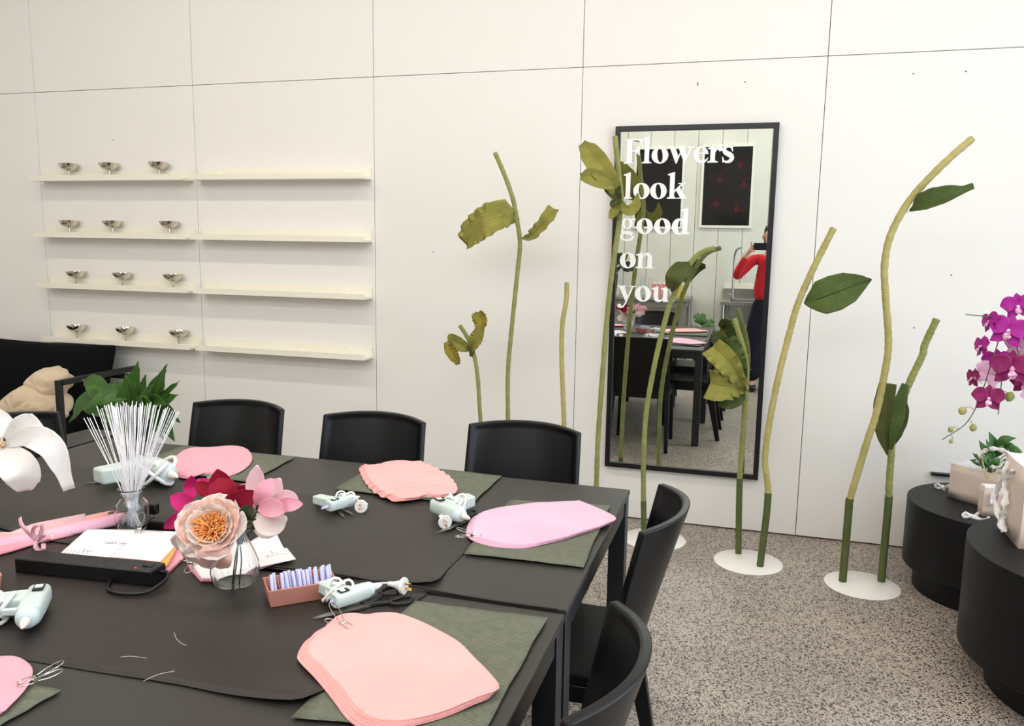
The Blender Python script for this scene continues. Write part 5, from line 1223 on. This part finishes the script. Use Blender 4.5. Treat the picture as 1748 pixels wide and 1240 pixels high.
# leafy plant in the wide bag
gp = thing('potted_plant', 'green leafy plant with a yellowish stem, standing in the wide blush bag', 'potted plant', (5.548, -.415, .4025))
gp.location = V((5.548, -.430, .4030))
bm = NB(); lathe(bm, [(0, 0), (.036, 0), (.045, .085), (.049, .088), (.049, .096), (.044, .096), (.042, .086), (0, .084)], n=28); obj('nursery_pot', bm, M['blackpl'], gp)
g0 = V((5.548, -.430, .49))
for k, (px, w_, y) in enumerate([([(1700, 775), (1695, 755), (1688, 737)], .020, -.45), ([(1705, 770), (1715, 752), (1735, 748)], .022, -.47), ([(1702, 778), (1690, 765), (1683, 750)], .015, -.5), ([(1690, 785), (1680, 768), (1671, 752)], .018, -.45), ([(1700, 790), (1690, 778), (1683, 768)], .018, -.5), ([(1720, 775), (1735, 770), (1745, 772)], .022, -.52), ([(1712, 768), (1725, 762), (1735, 764)], .018, -.45),
                                  ([(1680, 790), (1670, 782), (1660, 774)], .015, -.48), ([(1680, 795), (1668, 790), (1655, 785)], .018, -.46), ([(1690, 795), (1685, 785), (1690, 778)], .02, -.52), ([(1700, 780), (1708, 768), (1712, 760)], .016, -.5), ([(1710, 800), (1718, 790), (1722, 798)], .018, -.54), ([(1690, 800), (1683, 795), (1676, 800)], .018, -.5), ([(1716, 790), (1728, 783), (1738, 786)], .018, -.5), ([(1695, 800), (1700, 790), (1706, 782)], .02, -.53)]):
    pts = pl3(px, [y, y - .02, y - .01])
    leaf('leaf', pts, w_, M['plant'], gp, prof=[.1, .7, 1, 1, .75, .35, .03], fold=.25, face_dir=(0, -1, 1), n=10, mseg=4)
    bm = NB(); tube(bm, spline([g0 + V((random.Random(k).uniform(-.01, .01), 0, -.01)), g0.lerp(pts[0], .6) + V((0, 0, .02)), pts[0]], 8), .0018, 6); obj('leaf_stem', bm, M['orchstem'], gp, world=True)
bm = NB(); tube(bm, spline(pl3([(1676, 782), (1680, 800), (1685, 815), (1700, 806), (1714, 808)], [-.52, -.60, -.62, -.60, -.55]), 20), .003, 8); obj('yellow_stem', bm, M['stemyellow'], gp, world=True)
# orchid
ob = V((5.80, -1.02, .5005))
oc = thing('potted_orchid', 'tall magenta orchid with arching sprays and pale buds, at the right edge', 'orchid', ob)
bm = NB(); lathe(bm, [(0, 0), (.050, 0), (.064, .10), (.066, .11), (.060, .11), (.056, .10), (0, .095)], n=30); obj('pot', bm, M['bagin'], oc)
OY = -.92
def orchid_flower(u, v, rad, fdir, mp_, ml_, y=OY, spin=0, seed=0):
    c = hy(u, v, y); k = pxm(c); R_ = rad * k; f = V(fdir).normalized(); up = V((0, 0, 1)); sx = up.cross(f)
    if sx.length < .1: sx = V((1, 0, 0))
    sx.normalize(); up = f.cross(sx); cs, sn = math.cos(spin), math.sin(spin); a, b_ = sx * cs + up * sn, up * cs - sx * sn
    def pt(x, y_, z_=0): return c + a * x * R_ + b_ * y_ * R_ + f * z_ * R_
    fl = obj('bloom', _core(pt, R_), ml_, oc, world=True)
    def pet(name, pts, w_, mm, prof): 
        bm = NB(); wl = sc(prof, w_ * R_); gridm(bm, leafgrid(pts, wl, wl, face_dir=f, fold=.1, cup=.10, ruf=.03 * R_, rufn=2, n=10, mseg=5, seed=seed)); obj(name, bm, mm, fl, world=True, solid=.0008)
    for x, y_ in ((0, 1), (-.72, -.72), (.72, -.72)): pet('sepal', [pt(0, 0, -.05), pt(x * .55, y_ * .55, -.08), pt(x * 1.0, y_ * 1.0, -.12)], .34, mp_, [.3, .8, 1, .9, .5, .1])
    for x in (-1, 1): pet('petal', [pt(0, .02, .02), pt(x * .55, .25, .08), pt(x * 1.08, .22, .02)], .58, mp_, [.15, .6, .95, 1, .9, .55, .12])
    pet('lip', [pt(0, -.05, .1), pt(0, -.28, .35), pt(0, -.52, .28)], .22, ml_, [.3, .7, 1, .8, .3])
def _core(pt, R_):
    bm = NB(); tube(bm, [pt(0, .06, 0), pt(0, .0, .14), pt(0, -.08, .26)], [.10 * R_, .13 * R_, .06 * R_], 8); return bm
FR = (-.25, -1, .15)
for k, (u, v, rad, fd, pc_, y, sp) in enumerate([(1738, 524, 24, (-.3, -1, .1), 'orchid', -.92, .2), (1721, 566, 30, FR, 'orchid', -.95, -.2), (1690, 550, 20, (-1, -.35, .2), 'orchid', -.92, .3), (1676, 592, 20, (-1, -.30, .15), 'orchid', -.90, .2), (1742, 595, 26, (.5, .9, .1), 'orchidpale', -.88, .2), (1702, 618, 22, (-.4, -1, .2), 'orchid', -.86, .1),
                                             (1690, 640, 24, (.35, 1, -.1), 'orchidpale', -.93, .4), (1727, 630, 32, (-.1, -1, 0), 'orchiddark', -1.0, 0), (1661, 646, 18, (-1, -.3, .1), 'orchiddark', -.90, .1), (1687, 681, 24, (-.15, -1, .1), 'orchiddark', -.96, 0), (1748, 655, 20, (-.2, -1, 0), 'orchiddark', -.92, 0)]):
    orchid_flower(u, v, rad, fd, M[pc_], M['orchidlip'], y, sp, k)
bm = NB(); stk = [ob + V((0, 0, .09)), hy(1742, 640, -.96)]; tube(bm, spline(stk, 24), .0032, 8); obj('support_stake', bm, M['blackpl'], oc, world=True)
for px, r_ in (([(1744, 650), (1752, 600), (1740, 560), (1715, 543), (1690, 541), (1648, 537)], .0026), ([(1744, 640), (1735, 590), (1712, 560), (1702, 590), (1692, 620), (1683, 650), (1676, 670), (1664, 700), (1650, 722), (1634, 735), (1608, 751)], .0024), ([(1744, 640), (1738, 610), (1724, 628), (1711, 647), (1708, 672), (1706, 690), (1704, 708)], .0024),
               ([(1692, 602), (1684, 598), (1678, 595)], .0012), ([(1677, 655), (1668, 650), (1663, 648)], .0012), ([(1664, 701), (1655, 695), (1646, 698)], .0010), ([(1655, 718), (1659, 722), (1661, 728)], .0010), ([(1636, 733), (1629, 729), (1625, 732)], .0010), ([(1624, 743), (1626, 748), (1624, 752)], .0010), ([(1709, 668), (1717, 669), (1722, 674)], .0010), ([(1707, 688), (1702, 685), (1698, 686)], .0010), ([(1711, 647), (1702, 642), (1696, 640)], .0012)):
    bm = NB(); tube(bm, spline(pl3(px, [-.93, -.93, -.92]), 30), r_ if r_ < .002 else [r_, r_ * .7], 7); obj('flower_spray', bm, M['orchstem'], oc, world=True)
for u, v, r_ in ((1643, 702, 7), (1661, 731, 6), (1623, 734, 5), (1623, 754, 3.6), (1723, 678, 8), (1697, 689, 6)):
    c = hy(u, v, -.93); k = pxm(c); bm = NB()
    lathe(bm, [(0, -r_ * k * 1.05), (r_ * k * .7, -r_ * k * .7), (r_ * k, 0), (r_ * k * .8, r_ * k * .7), (r_ * k * .2, r_ * k * 1.15), (0, r_ * k * 1.2)], c, 14, rot=Ry(.3)); obj('bud', bm, M['bud'], oc, world=True)
for k in range(4):
    an = k * 1.7 + 3.3; d = V((math.cos(an), math.sin(an), 0)); s0 = ob + V((0, 0, .10))
    leaf('leaf', [s0, s0 + d * .07 + V((0, 0, .05)), s0 + d * .16 + V((0, 0, .03))], .030, M['plant'], oc, fold=.2, face_dir=(0, 0, 1), prof=[.4, .9, 1, .9, .6, .1])
bm = NB(); p = hy(1744, 668, -.96); q = [p + V((-.006, 0, -.02)), p + V((.05, 0, -.05)), p + V((.05, 0, .03)), p + V((.01, 0, .02))]; prism(bm, q, .001, (0, -1, 0)); obj('patterned_tag', bm, M['orchidpale'], oc, world=True)
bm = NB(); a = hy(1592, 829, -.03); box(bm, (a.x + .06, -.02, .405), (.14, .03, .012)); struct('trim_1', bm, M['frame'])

# ================================================================ BEHIND THE CAMERA (seen in the mirror)
WYF = YF
def framed(label, x0, x1, z0, z1):
    t = thing('framed_picture', label, 'picture', ((x0 + x1) / 2, WYF, z0), group=None); f_ = .028
    bm = NB(); box2(bm, (x0, WYF + .001, z0), (x0 + f_, WYF + .03, z1)); box2(bm, (x1 - f_, WYF + .001, z0), (x1, WYF + .03, z1)); box2(bm, (x0 + f_, WYF + .001, z1 - f_), (x1 - f_, WYF + .03, z1)); box2(bm, (x0 + f_, WYF + .001, z0), (x1 - f_, WYF + .03, z0 + f_))
    obj('picture_frame', bm, M['whitewood'], t, world=True, bevel=.002)
    bm = NB(); box2(bm, (x0 + f_, WYF + .006, z0 + f_), (x1 - f_, WYF + .016, z1 - f_)); obj('print', bm, M['print'], t, world=True); return t
f1 = framed('white framed dark picture of faint red orchid outlines, right one in the mirror', 3.83, 4.44, 1.725, 2.705)
f2 = framed('white framed dark picture of hanging red flower tassels, left one in the mirror', 3.02, 3.63, 1.705, 2.690)
PYY = WYF + .0168
bm = NB(); rr = random.Random(3)
for k in range(9):
    x = 3.15 + k * .042 + rr.uniform(-.01, .01); top = 2.62 - abs(k - 4) * .02; ln = rr.uniform(.35, .62); w_ = rr.uniform(.003, .009)
    tube(bm, spline([(3.33, PYY, 2.64), (x, PYY, top), (x + rr.uniform(-.01, .02), PYY, top - ln * .5), (x + rr.uniform(-.02, .02), PYY, top - ln)], 16), [w_ * .3, w_, w_ * .8, w_ * .2], 6, flat=.1)
obj('printed_tassels', bm, M['printred'], f2, world=True)
def prring(bm, cx, cz, rx, rz, rot=0, a0=0, a1=2 * PI, r_=.0024):
    pts = []
    for i in range(25):
        a = a0 + (a1 - a0) * i / 24; x, z = rx * math.cos(a), rz * math.sin(a); pts.append((cx + x * math.cos(rot) - z * math.sin(rot), PYY, cz + x * math.sin(rot) + z * math.cos(rot)))
    tube(bm, pts, r_, 5, flat=.3)
bmA, bmB = NB(), NB()
for cx, cz, s_ in ((4.05, 2.30, .12), (4.28, 2.47, .12), (4.33, 2.24, .10), (4.02, 2.02, .12), (4.26, 1.95, .11)):
    for an in (.25, PI - .25): prring(bmA, cx + s_ * .5 * math.cos(an), cz + s_ * .25, s_ * .52, s_ * .46)
    for an in (PI / 2, PI * 1.25, PI * 1.75): prring(bmA, cx + s_ * .5 * math.cos(an), cz + s_ * .5 * math.sin(an), s_ * .24, s_ * .45, an - PI / 2)
    for j in range(5): prring(bmB, cx, cz, .006 + .008 * j, .004 + .006 * j, j, 0, 2.2, .0035)
obj('printed_outlines', bmA, M['printred'], f1, world=True); obj('printed_centres', bmB, M['printrose'], f1, world=True)
# grey bench with things
t = thing('side_bench', 'grey bench against the boarded wall under the pictures, seen in the mirror', 'bench', (2.7, -5.7, 0))
bm = NB(); box2(bm, (1.5, -5.98, .86), (3.80, -5.42, .895)); obj('worktop', bm, M['bench'], t, world=True, bevel=.003)
bm = NB(); box2(bm, (1.54, -5.96, .78), (3.76, -5.46, .86)); obj('rail', bm, M['bench'], t, world=True)
for x in (1.54, 3.71):
    for y in (-5.95, -5.51): bm = NB(); box2(bm, (x, y, 0), (x + .05, y + .05, .78)); obj('leg', bm, M['bench'], t, world=True, bevel=.002)
BZ = .8955
k = 0
for (x, c_) in ((3.36, 'candlepink'), (3.42, 'candlepink'), (3.48, 'candlepink'), (3.61, 'candleyellow'), (3.665, 'candleyellow'), (3.72, 'candleyellow')):
    nm = 'pink' if c_ == 'candlepink' else 'yellow'; wh = ['left', 'middle', 'right'][k % 3]; k += 1
    t = thing('carton', '%s one of the %s tall cartons on the grey bench' % (wh, nm), 'carton', (x, -5.62, BZ), group='%s cartons on the bench' % nm)
    bm = NB(); box(bm, (0, 0, .075), (.046, .046, .15)); obj('carton_body', bm, M[c_], t, bevel=.002)
    bm = NB(); lathe(bm, [(.014, .150), (.014, .170), (.010, .172)], n=14); obj('cap', bm, M['white'], t)
t = thing('glass_jug', 'clear glass jug beside the pink cartons on the grey bench', 'jug', (3.24, -5.66, BZ))
bm = NB(); lathe(bm, [(0, 0), (.055, 0), (.058, .01), (.050, .18), (.042, .21), (.048, .23), (.045, .23), (.039, .21), (.047, .17), (.054, .012), (0, .006)], n=32); obj('jug_glass', bm, M['glass'], t)
bm = NB(); tube(bm, spline([(.045, 0, .20), (.085, 0, .19), (.085, 0, .10), (.054, 0, .06)], 16), .005, 8); obj('jug_handle', bm, M['glass'], t)
t = thing('foliage_vase', 'tall glass vase with dark green and rust foliage on the bench, mirror left edge', 'vase', (2.90, -5.66, BZ))
bm = NB(); lathe(bm, [(0, 0), (.045, 0), (.050, .01), (.045, .24), (.05, .26), (.046, .26), (.041, .24), (.045, .012), (0, .006)], n=28); obj('vase_glass', bm, M['glass'], t)
rr = random.Random(9)
for k in range(26):
    an, el = rr.uniform(0, 2 * PI), rr.uniform(-.3, 1.3); d = V((math.cos(an) * math.cos(el), math.sin(an) * math.cos(el) * .8, math.sin(el)))
    s0 = V((2.90, -5.66, BZ + .30)); e = s0 + d * rr.uniform(.16, .27) + V((0, 0, .05)); e.y = max(e.y, -5.93)
    if k % 2 == 0:
        bm = NB(); tube(bm, spline([V((2.90, -5.66, BZ + .03)), s0, e], 10), .002, 5); obj('twig', bm, M['orchstem'], t, world=True)
    m0 = s0.lerp(e, .45); leaf('leaf', [m0, m0.lerp(e, .5) + V((0, 0, .015)), e], .034, M['goldleaf' if k % 5 == 0 else 'darkleaf'], t, fold=.3, face_dir=(0, 1, .3), n=8, mseg=3)
# sink
t = thing('steel_sink', 'stainless steel sink on tube legs behind the person, seen in the mirror', 'sink', (4.60, -5.70, 0))
bm = NB(); x0, x1, y0, y1, zt = 4.15, 5.25, -5.98, -5.42, .875
O_ = [(x0, y0), (x1, y0), (x1, y1), (x0, y1)]; I_ = [(x0 + .10, y0 + .12), (x0 + .60, y0 + .12), (x0 + .60, y1 - .06), (x0 + .10, y1 - .06)]
box2(bm, (x0, y0, zt - .04), (x0 + .10, y1, zt)); box2(bm, (x0 + .60, y0, zt - .04), (x1, y1, zt)); box2(bm, (x0 + .10, y0, zt - .04), (x0 + .60, y0 + .12, zt)); box2(bm, (x0 + .10, y1 - .06, zt - .04), (x0 + .60, y1, zt))
obj('sink_top', bm, M['brushed'], t, world=True, bevel=.002)
bm = NB(); a, b_ = (x0 + .10, y0 + .12, zt - .26), (x0 + .60, y1 - .06, zt - .04)
box2(bm, (a[0], a[1], a[2]), (b_[0], b_[1], a[2] + .004)); box2(bm, (a[0], a[1], a[2]), (a[0] + .004, b_[1], b_[2])); box2(bm, (b_[0] - .004, a[1], a[2]), (b_[0], b_[1], b_[2])); box2(bm, a, (b_[0], a[1] + .004, b_[2])); box2(bm, (a[0], b_[1] - .004, a[2]), b_)
obj('basin', bm, M['brushed'], t, world=True)
bm = NB(); box2(bm, (x0, y0, zt), (x1, y0 + .015, zt + .12)); obj('upstand', bm, M['brushed'], t, world=True)
for x in (x0 + .03, x1 - .03):
    for y in (y0 + .03, y1 - .03): bm = NB(); lathe(bm, [(.019, 0), (.019, zt - .04)], (x, y, 0), 16); obj('leg', bm, M['brushed'], t, world=True)
t = thing('gooseneck_tap', 'tall stainless gooseneck tap over the steel sink, seen in the mirror', 'tap', (4.27, -5.86, zt + .0005))
bm = NB(); lathe(bm, [(.028, 0), (.028, .03), (.018, .035), (.018, .05)], n=20); obj('tap_base', bm, M['brushed'], t)
bm = NB(); tube(bm, spline([(0, 0, .04), (0, 0, .30), (0, 0, .50), (.02, .03, .585), (.06, .09, .61), (.10, .15, .57), (.11, .17, .48)], 36), .013, 12); obj('spout', bm, M['brushed'], t)
bm = NB(); tube(bm, [(.11, .17, .48), (.11, .17, .34), (.11, .17, .26)], [.016, .019, .020], 14); obj('spray_head', bm, M['brushed'], t)
bm = NB(); tube(bm, [(0, 0, .045), (-.05, .03, .07)], .007, 10); obj('lever', bm, M['brushed'], t)
bm = NB(); box2(bm, (4.16, WYF + .001, 1.0), (5.25, WYF + .012, 1.06)); o = struct('trim_2', bm, M['glint'])  # white strip stands in for window light reflected above the sink
# monstera
t = thing('potted_monstera', 'monstera with split leaves on the floor between bench and sink', 'potted plant', (3.98, -5.55, 0))
bm = NB(); lathe(bm, [(0, 0), (.10, 0), (.13, .26), (.12, .26), (.11, .23), (0, .23)], n=30); obj('planter', bm, M['pot'], t)
for k, (x, y, z, w_) in enumerate(((3.93, -5.38, .72, .075), (4.02, -5.36, .66, .085), (4.09, -5.45, .52, .08), (3.86, -5.50, .56, .07), (4.04, -5.50, .44, .08))):
    e = V((x, y, z)); s0 = V((3.98, -5.55, .24)); bm = NB(); tube(bm, spline([s0, s0.lerp(e, .5) + V((0, 0, .10)), e], 10), .005, 7); obj('petiole', bm, M['plant'], t, world=True)
    # heart shaped blade with cut lobes
    c = e; out = []; N = 72; f = V((.1, 1, .7)).normalized(); a_ = f.cross(V((0, 0, 1))).normalized(); b2_ = a_.cross(f) * -1 if a_.cross(f).z > 0 else a_.cross(f)
    for i in range(N):
        an = 2 * PI * i / N; r_ = w_ * (1.0 + .18 * math.cos(an)) * (1 - .42 * (max(0, math.sin(an * 5 + .6)) ** 6) * (1 if abs(math.sin(an)) > .35 else 0)); 
        if abs(an - PI) < .25: r_ *= .35
        out.append(c + a_ * math.sin(an) * r_ + b2_ * (math.cos(an) * r_ + w_ * .5))
    bm = NB(); cvt = bm.verts.new(c + b2_ * w_ * .5 + f * -.008); vs = [bm.verts.new(p) for p in out]
    for i in range(N): face(bm, (cvt, vs[i], vs[(i + 1) % N]))
    obj('leaf', bm, M['plant'], t, world=True, solid=.001)

# ================================================================ THE PERSON (photographer, seen in the mirror)
def skinfig(name, nodes, edges, m_, parent, root, sub=2, loc=None):
    keys = list(nodes); bm = NB(); ly = bm.verts.layers.skin.verify(); vs = {}
    for k in keys:
        p, r_ = nodes[k][0], nodes[k][1]; v = bm.verts.new(V(p) - V(parent.location)); rr_ = r_ if isinstance(r_, tuple) else (r_, r_); v[ly].radius = rr_; v[ly].use_root = (k == root); vs[k] = v
    for a, b_ in edges: bm.edges.new((vs[a], vs[b_]))
    me = bpy.data.meshes.new(name); bm.to_mesh(me); bm.free(); me.materials.append(m_)
    o = bpy.data.objects.new(name, me); C.objects.link(o); o.parent = parent
    s_ = o.modifiers.new('skin', 'SKIN'); s_.use_smooth_shade = True; s_.branch_smoothing = .4
    s2 = o.modifiers.new('sub', 'SUBSURF'); s2.levels = sub; s2.render_levels = sub
    return o
def chain(*k): return list(zip(k[:-1], k[1:]))
pr_ = thing('person', 'person in a red top and dark wide trousers photographing with a phone, mirror reflection', 'person', (4.655, -4.64, 0))
N_ = {'pelvis': ((4.655, -4.64, .93), (.12, .09)), 'waist': ((4.655, -4.64, 1.08), (.105, .08)), 'chest': ((4.655, -4.64, 1.25), (.12, .09)), 'uchest': ((4.655, -4.64, 1.36), (.10, .075)), 'neck': ((4.655, -4.63, 1.45), .045), 'neck2': ((4.655, -4.62, 1.50), .045),
      'jaw': ((4.655, -4.605, 1.555), (.055, .062)), 'head': ((4.655, -4.61, 1.62), (.072, .085)), 'crown': ((4.655, -4.62, 1.68), (.060, .070))}
E_ = chain('pelvis', 'waist', 'chest', 'uchest', 'neck', 'neck2', 'jaw', 'head', 'crown')
HL = {}
for s_, nm in ((-1, 'l'), (1, 'r')):
    x = 4.655
    sh = (x + s_ * .165, -4.635, 1.375); el = (4.325, -4.56, 1.185) if s_ < 0 else (5.0, -4.54, 1.20); wr = (4.432, -4.445, 1.430) if s_ < 0 else (4.735, -4.43, 1.42); pa_ = (4.462, -4.418, 1.475) if s_ < 0 else (4.695, -4.415, 1.465)
    N_.update({'clav' + nm: ((x + s_ * .09, -4.635, 1.385), .055), 'sh' + nm: (sh, .050), 'el' + nm: (el, .038), 'fa' + nm: (tuple((a * .55 + b_ * .45) for a, b_ in zip(el, wr)), .036), 'wr' + nm: (wr, (.024, .020)), 'pa' + nm: (pa_, (.030, .016)),
               'hip' + nm: ((x + s_ * .09, -4.64, .86), .085), 'kn' + nm: ((x + s_ * .10, -4.62, .48), .052), 'an' + nm: ((x + s_ * .105, -4.65, .09), .034), 'ft' + nm: ((x + s_ * .11, -4.53, .035), (.035, .028))})
    E_ += chain('uchest', 'clav' + nm, 'sh' + nm, 'el' + nm, 'fa' + nm, 'wr' + nm, 'pa' + nm) + chain('pelvis', 'hip' + nm, 'kn' + nm, 'an' + nm, 'ft' + nm)
    px0 = V(pa_)
    # fingers: index raised, others curled behind and over the phone edge; thumb under
    if s_ < 0: F = {'i': [(.004, .006, .030), (.002, .010, .058), (.006, .013, .082)], 'm': [(.016, .006, .030), (.026, .012, .052), (.034, .016, .060)], 'n': [(.024, .004, .022), (.038, .009, .034), (.044, .014, .026)], 'p': [(.026, .0, .010), (.040, .006, .016), (.046, .012, .008)], 't': [(.014, .012, -.012), (.030, .018, -.018), (.045, .020, -.016)]}
    else: F = {'i': [(-.006, .006, .030), (-.018, .010, .054), (-.034, .014, .060)], 'm': [(-.016, .006, .026), (-.030, .010, .044), (-.044, .014, .046)], 'n': [(-.022, .004, .018), (-.038, .008, .028), (-.048, .012, .026)], 'p': [(-.024, .0, .008), (-.038, .006, .012), (-.048, .010, .008)], 't': [(-.012, .012, -.012), (-.028, .018, -.016), (-.042, .020, -.014)]}
    for fk, off in F.items():
        prev = 'pa' + nm
        for q, o3 in enumerate(off):
            kk = fk + nm + str(q); N_[kk] = (tuple(px0 + V(o3)), .0088 - .0009 * q); E_.append((prev, kk)); prev = kk
body = skinfig('body', N_, E_, M['skin'], pr_, 'pelvis')
# red top
T_ = {'hem': ((4.650, -4.64, .915), (.172, .135)), 'waist': ((4.650, -4.64, 1.10), (.150, .11)), 'chest': ((4.655, -4.63, 1.25), (.150, .118)), 'uc': ((4.655, -4.635, 1.36), (.13, .095)), 'col': ((4.655, -4.63, 1.435), .058)}
Et = chain('hem', 'waist', 'chest', 'uc', 'col')
for s_, nm in ((-1, 'l'), (1, 'r')):
    g_ = lambda k: N_[k + nm][0]
    T_.update({'c' + nm: ((4.655 + s_ * .10, -4.635, 1.38), .070), 's' + nm: (g_('sh'), .066), 'e' + nm: (g_('el'), .053), 'f' + nm: (g_('fa'), .048), 'w' + nm: (tuple(V(g_('el')).lerp(V(g_('wr')), .90)), .034)})
    Et += chain('uc', 'c' + nm, 's' + nm, 'e' + nm, 'f' + nm, 'w' + nm)
skinfig('red_top', T_, Et, M['red'], pr_, 'hem')
Tr = {'w': ((4.650, -4.64, 1.05), (.140, .108)), 'h': ((4.650, -4.64, .88), (.175, .135))}; Er = [('w', 'h')]
for s_, nm in ((-1, 'l'), (1, 'r')):
    Tr.update({'t' + nm: ((4.67 + s_ * .115, -4.64, .78), .115), 'k' + nm: ((4.655 + s_ * .11, -4.63, .48), .098), 'c' + nm: ((4.655 + s_ * .115, -4.645, .075), .105)}); Er += chain('h', 't' + nm, 'k' + nm, 'c' + nm)
skinfig('trousers', Tr, Er, M['navy'], pr_, 'w')
skinfig('hair', {'a': ((4.655, -4.65, 1.50), (.05, .03)), 'b': ((4.655, -4.660, 1.60), (.078, .055)), 'c': ((4.655, -4.645, 1.69), (.074, .072)), 'd': ((4.655, -4.60, 1.725), (.055, .045))}, chain('a', 'b', 'c', 'd'), M['hair'], pr_, 'b')
for s_ in (-1, 1):
    bm = NB(); lathe(bm, [(0, -.011), (.008, -.008), (.011, 0), (.008, .008), (0, .011)], (4.655 + s_ * .028, -4.528, 1.622), 14); obj('eye', bm, M['white'], pr_, world=True)
    bm = NB(); lathe(bm, [(0, -.005), (.004, -.003), (.005, 0), (.004, .003), (0, .005)], (4.655 + s_ * .028, -4.5185, 1.622), 10); obj('iris', bm, M['hair'], pr_, world=True)
    bm = NB(); lathe(bm, [(.0, -.03), (.012, -.02), (.016, 0), (.012, .02), (0, .028)], (4.655 + s_ * .073, -4.61, 1.61), 12); obj('ear', bm, M['skin'], pr_, world=True)
    bm = NB(); box(bm, (4.655 + s_ * .11, -4.56, .035), (.09, .24, .06)); obj('shoe', bm, M['frame'], pr_, world=True, bevel=.022, seg=3)
bm = NB(); hexa(bm, [(4.640, -4.53, 1.583), (4.670, -4.53, 1.583), (4.665, -4.535, 1.578), (4.645, -4.535, 1.578)], [(4.651, -4.535, 1.625), (4.6554, -4.535, 1.625), (4.6554, -4.54, 1.63), (4.651, -4.54, 1.63)])
for v in bm.verts: v.co.y += .012 if v.co.z < 1.60 and v.co.y > -4.532 else 0
obj('nose', bm, M['skin'], pr_, world=True, bevel=.003)
bm = NB(); tube(bm, spline([(4.630, -4.541, 1.560), (4.655, -4.536, 1.557), (4.680, -4.541, 1.560)], 8), [.002, .005, .002], 8, flat=.6); obj('mouth', bm, M['candlepink'], pr_, world=True)
t = thing('phone', 'dark phone held up sideways by the person in the mirror', 'phone', (4.568, -4.388, 1.468))
bm = NB(); box2(bm, (4.490, -4.393, 1.470), (4.640, -4.3845, 1.544)); obj('phone_body', bm, M['phone'], t, world=True, bevel=.003)
for z in (1.522, 1.503): bm = NB(); lathe(bm, [(.007, 0), (.007, .002), (.005, .0025)], (4.508, -4.3845, z), 18, rot=Rx(-PI / 2)); obj('lens', bm, M['glass'], t, world=True)
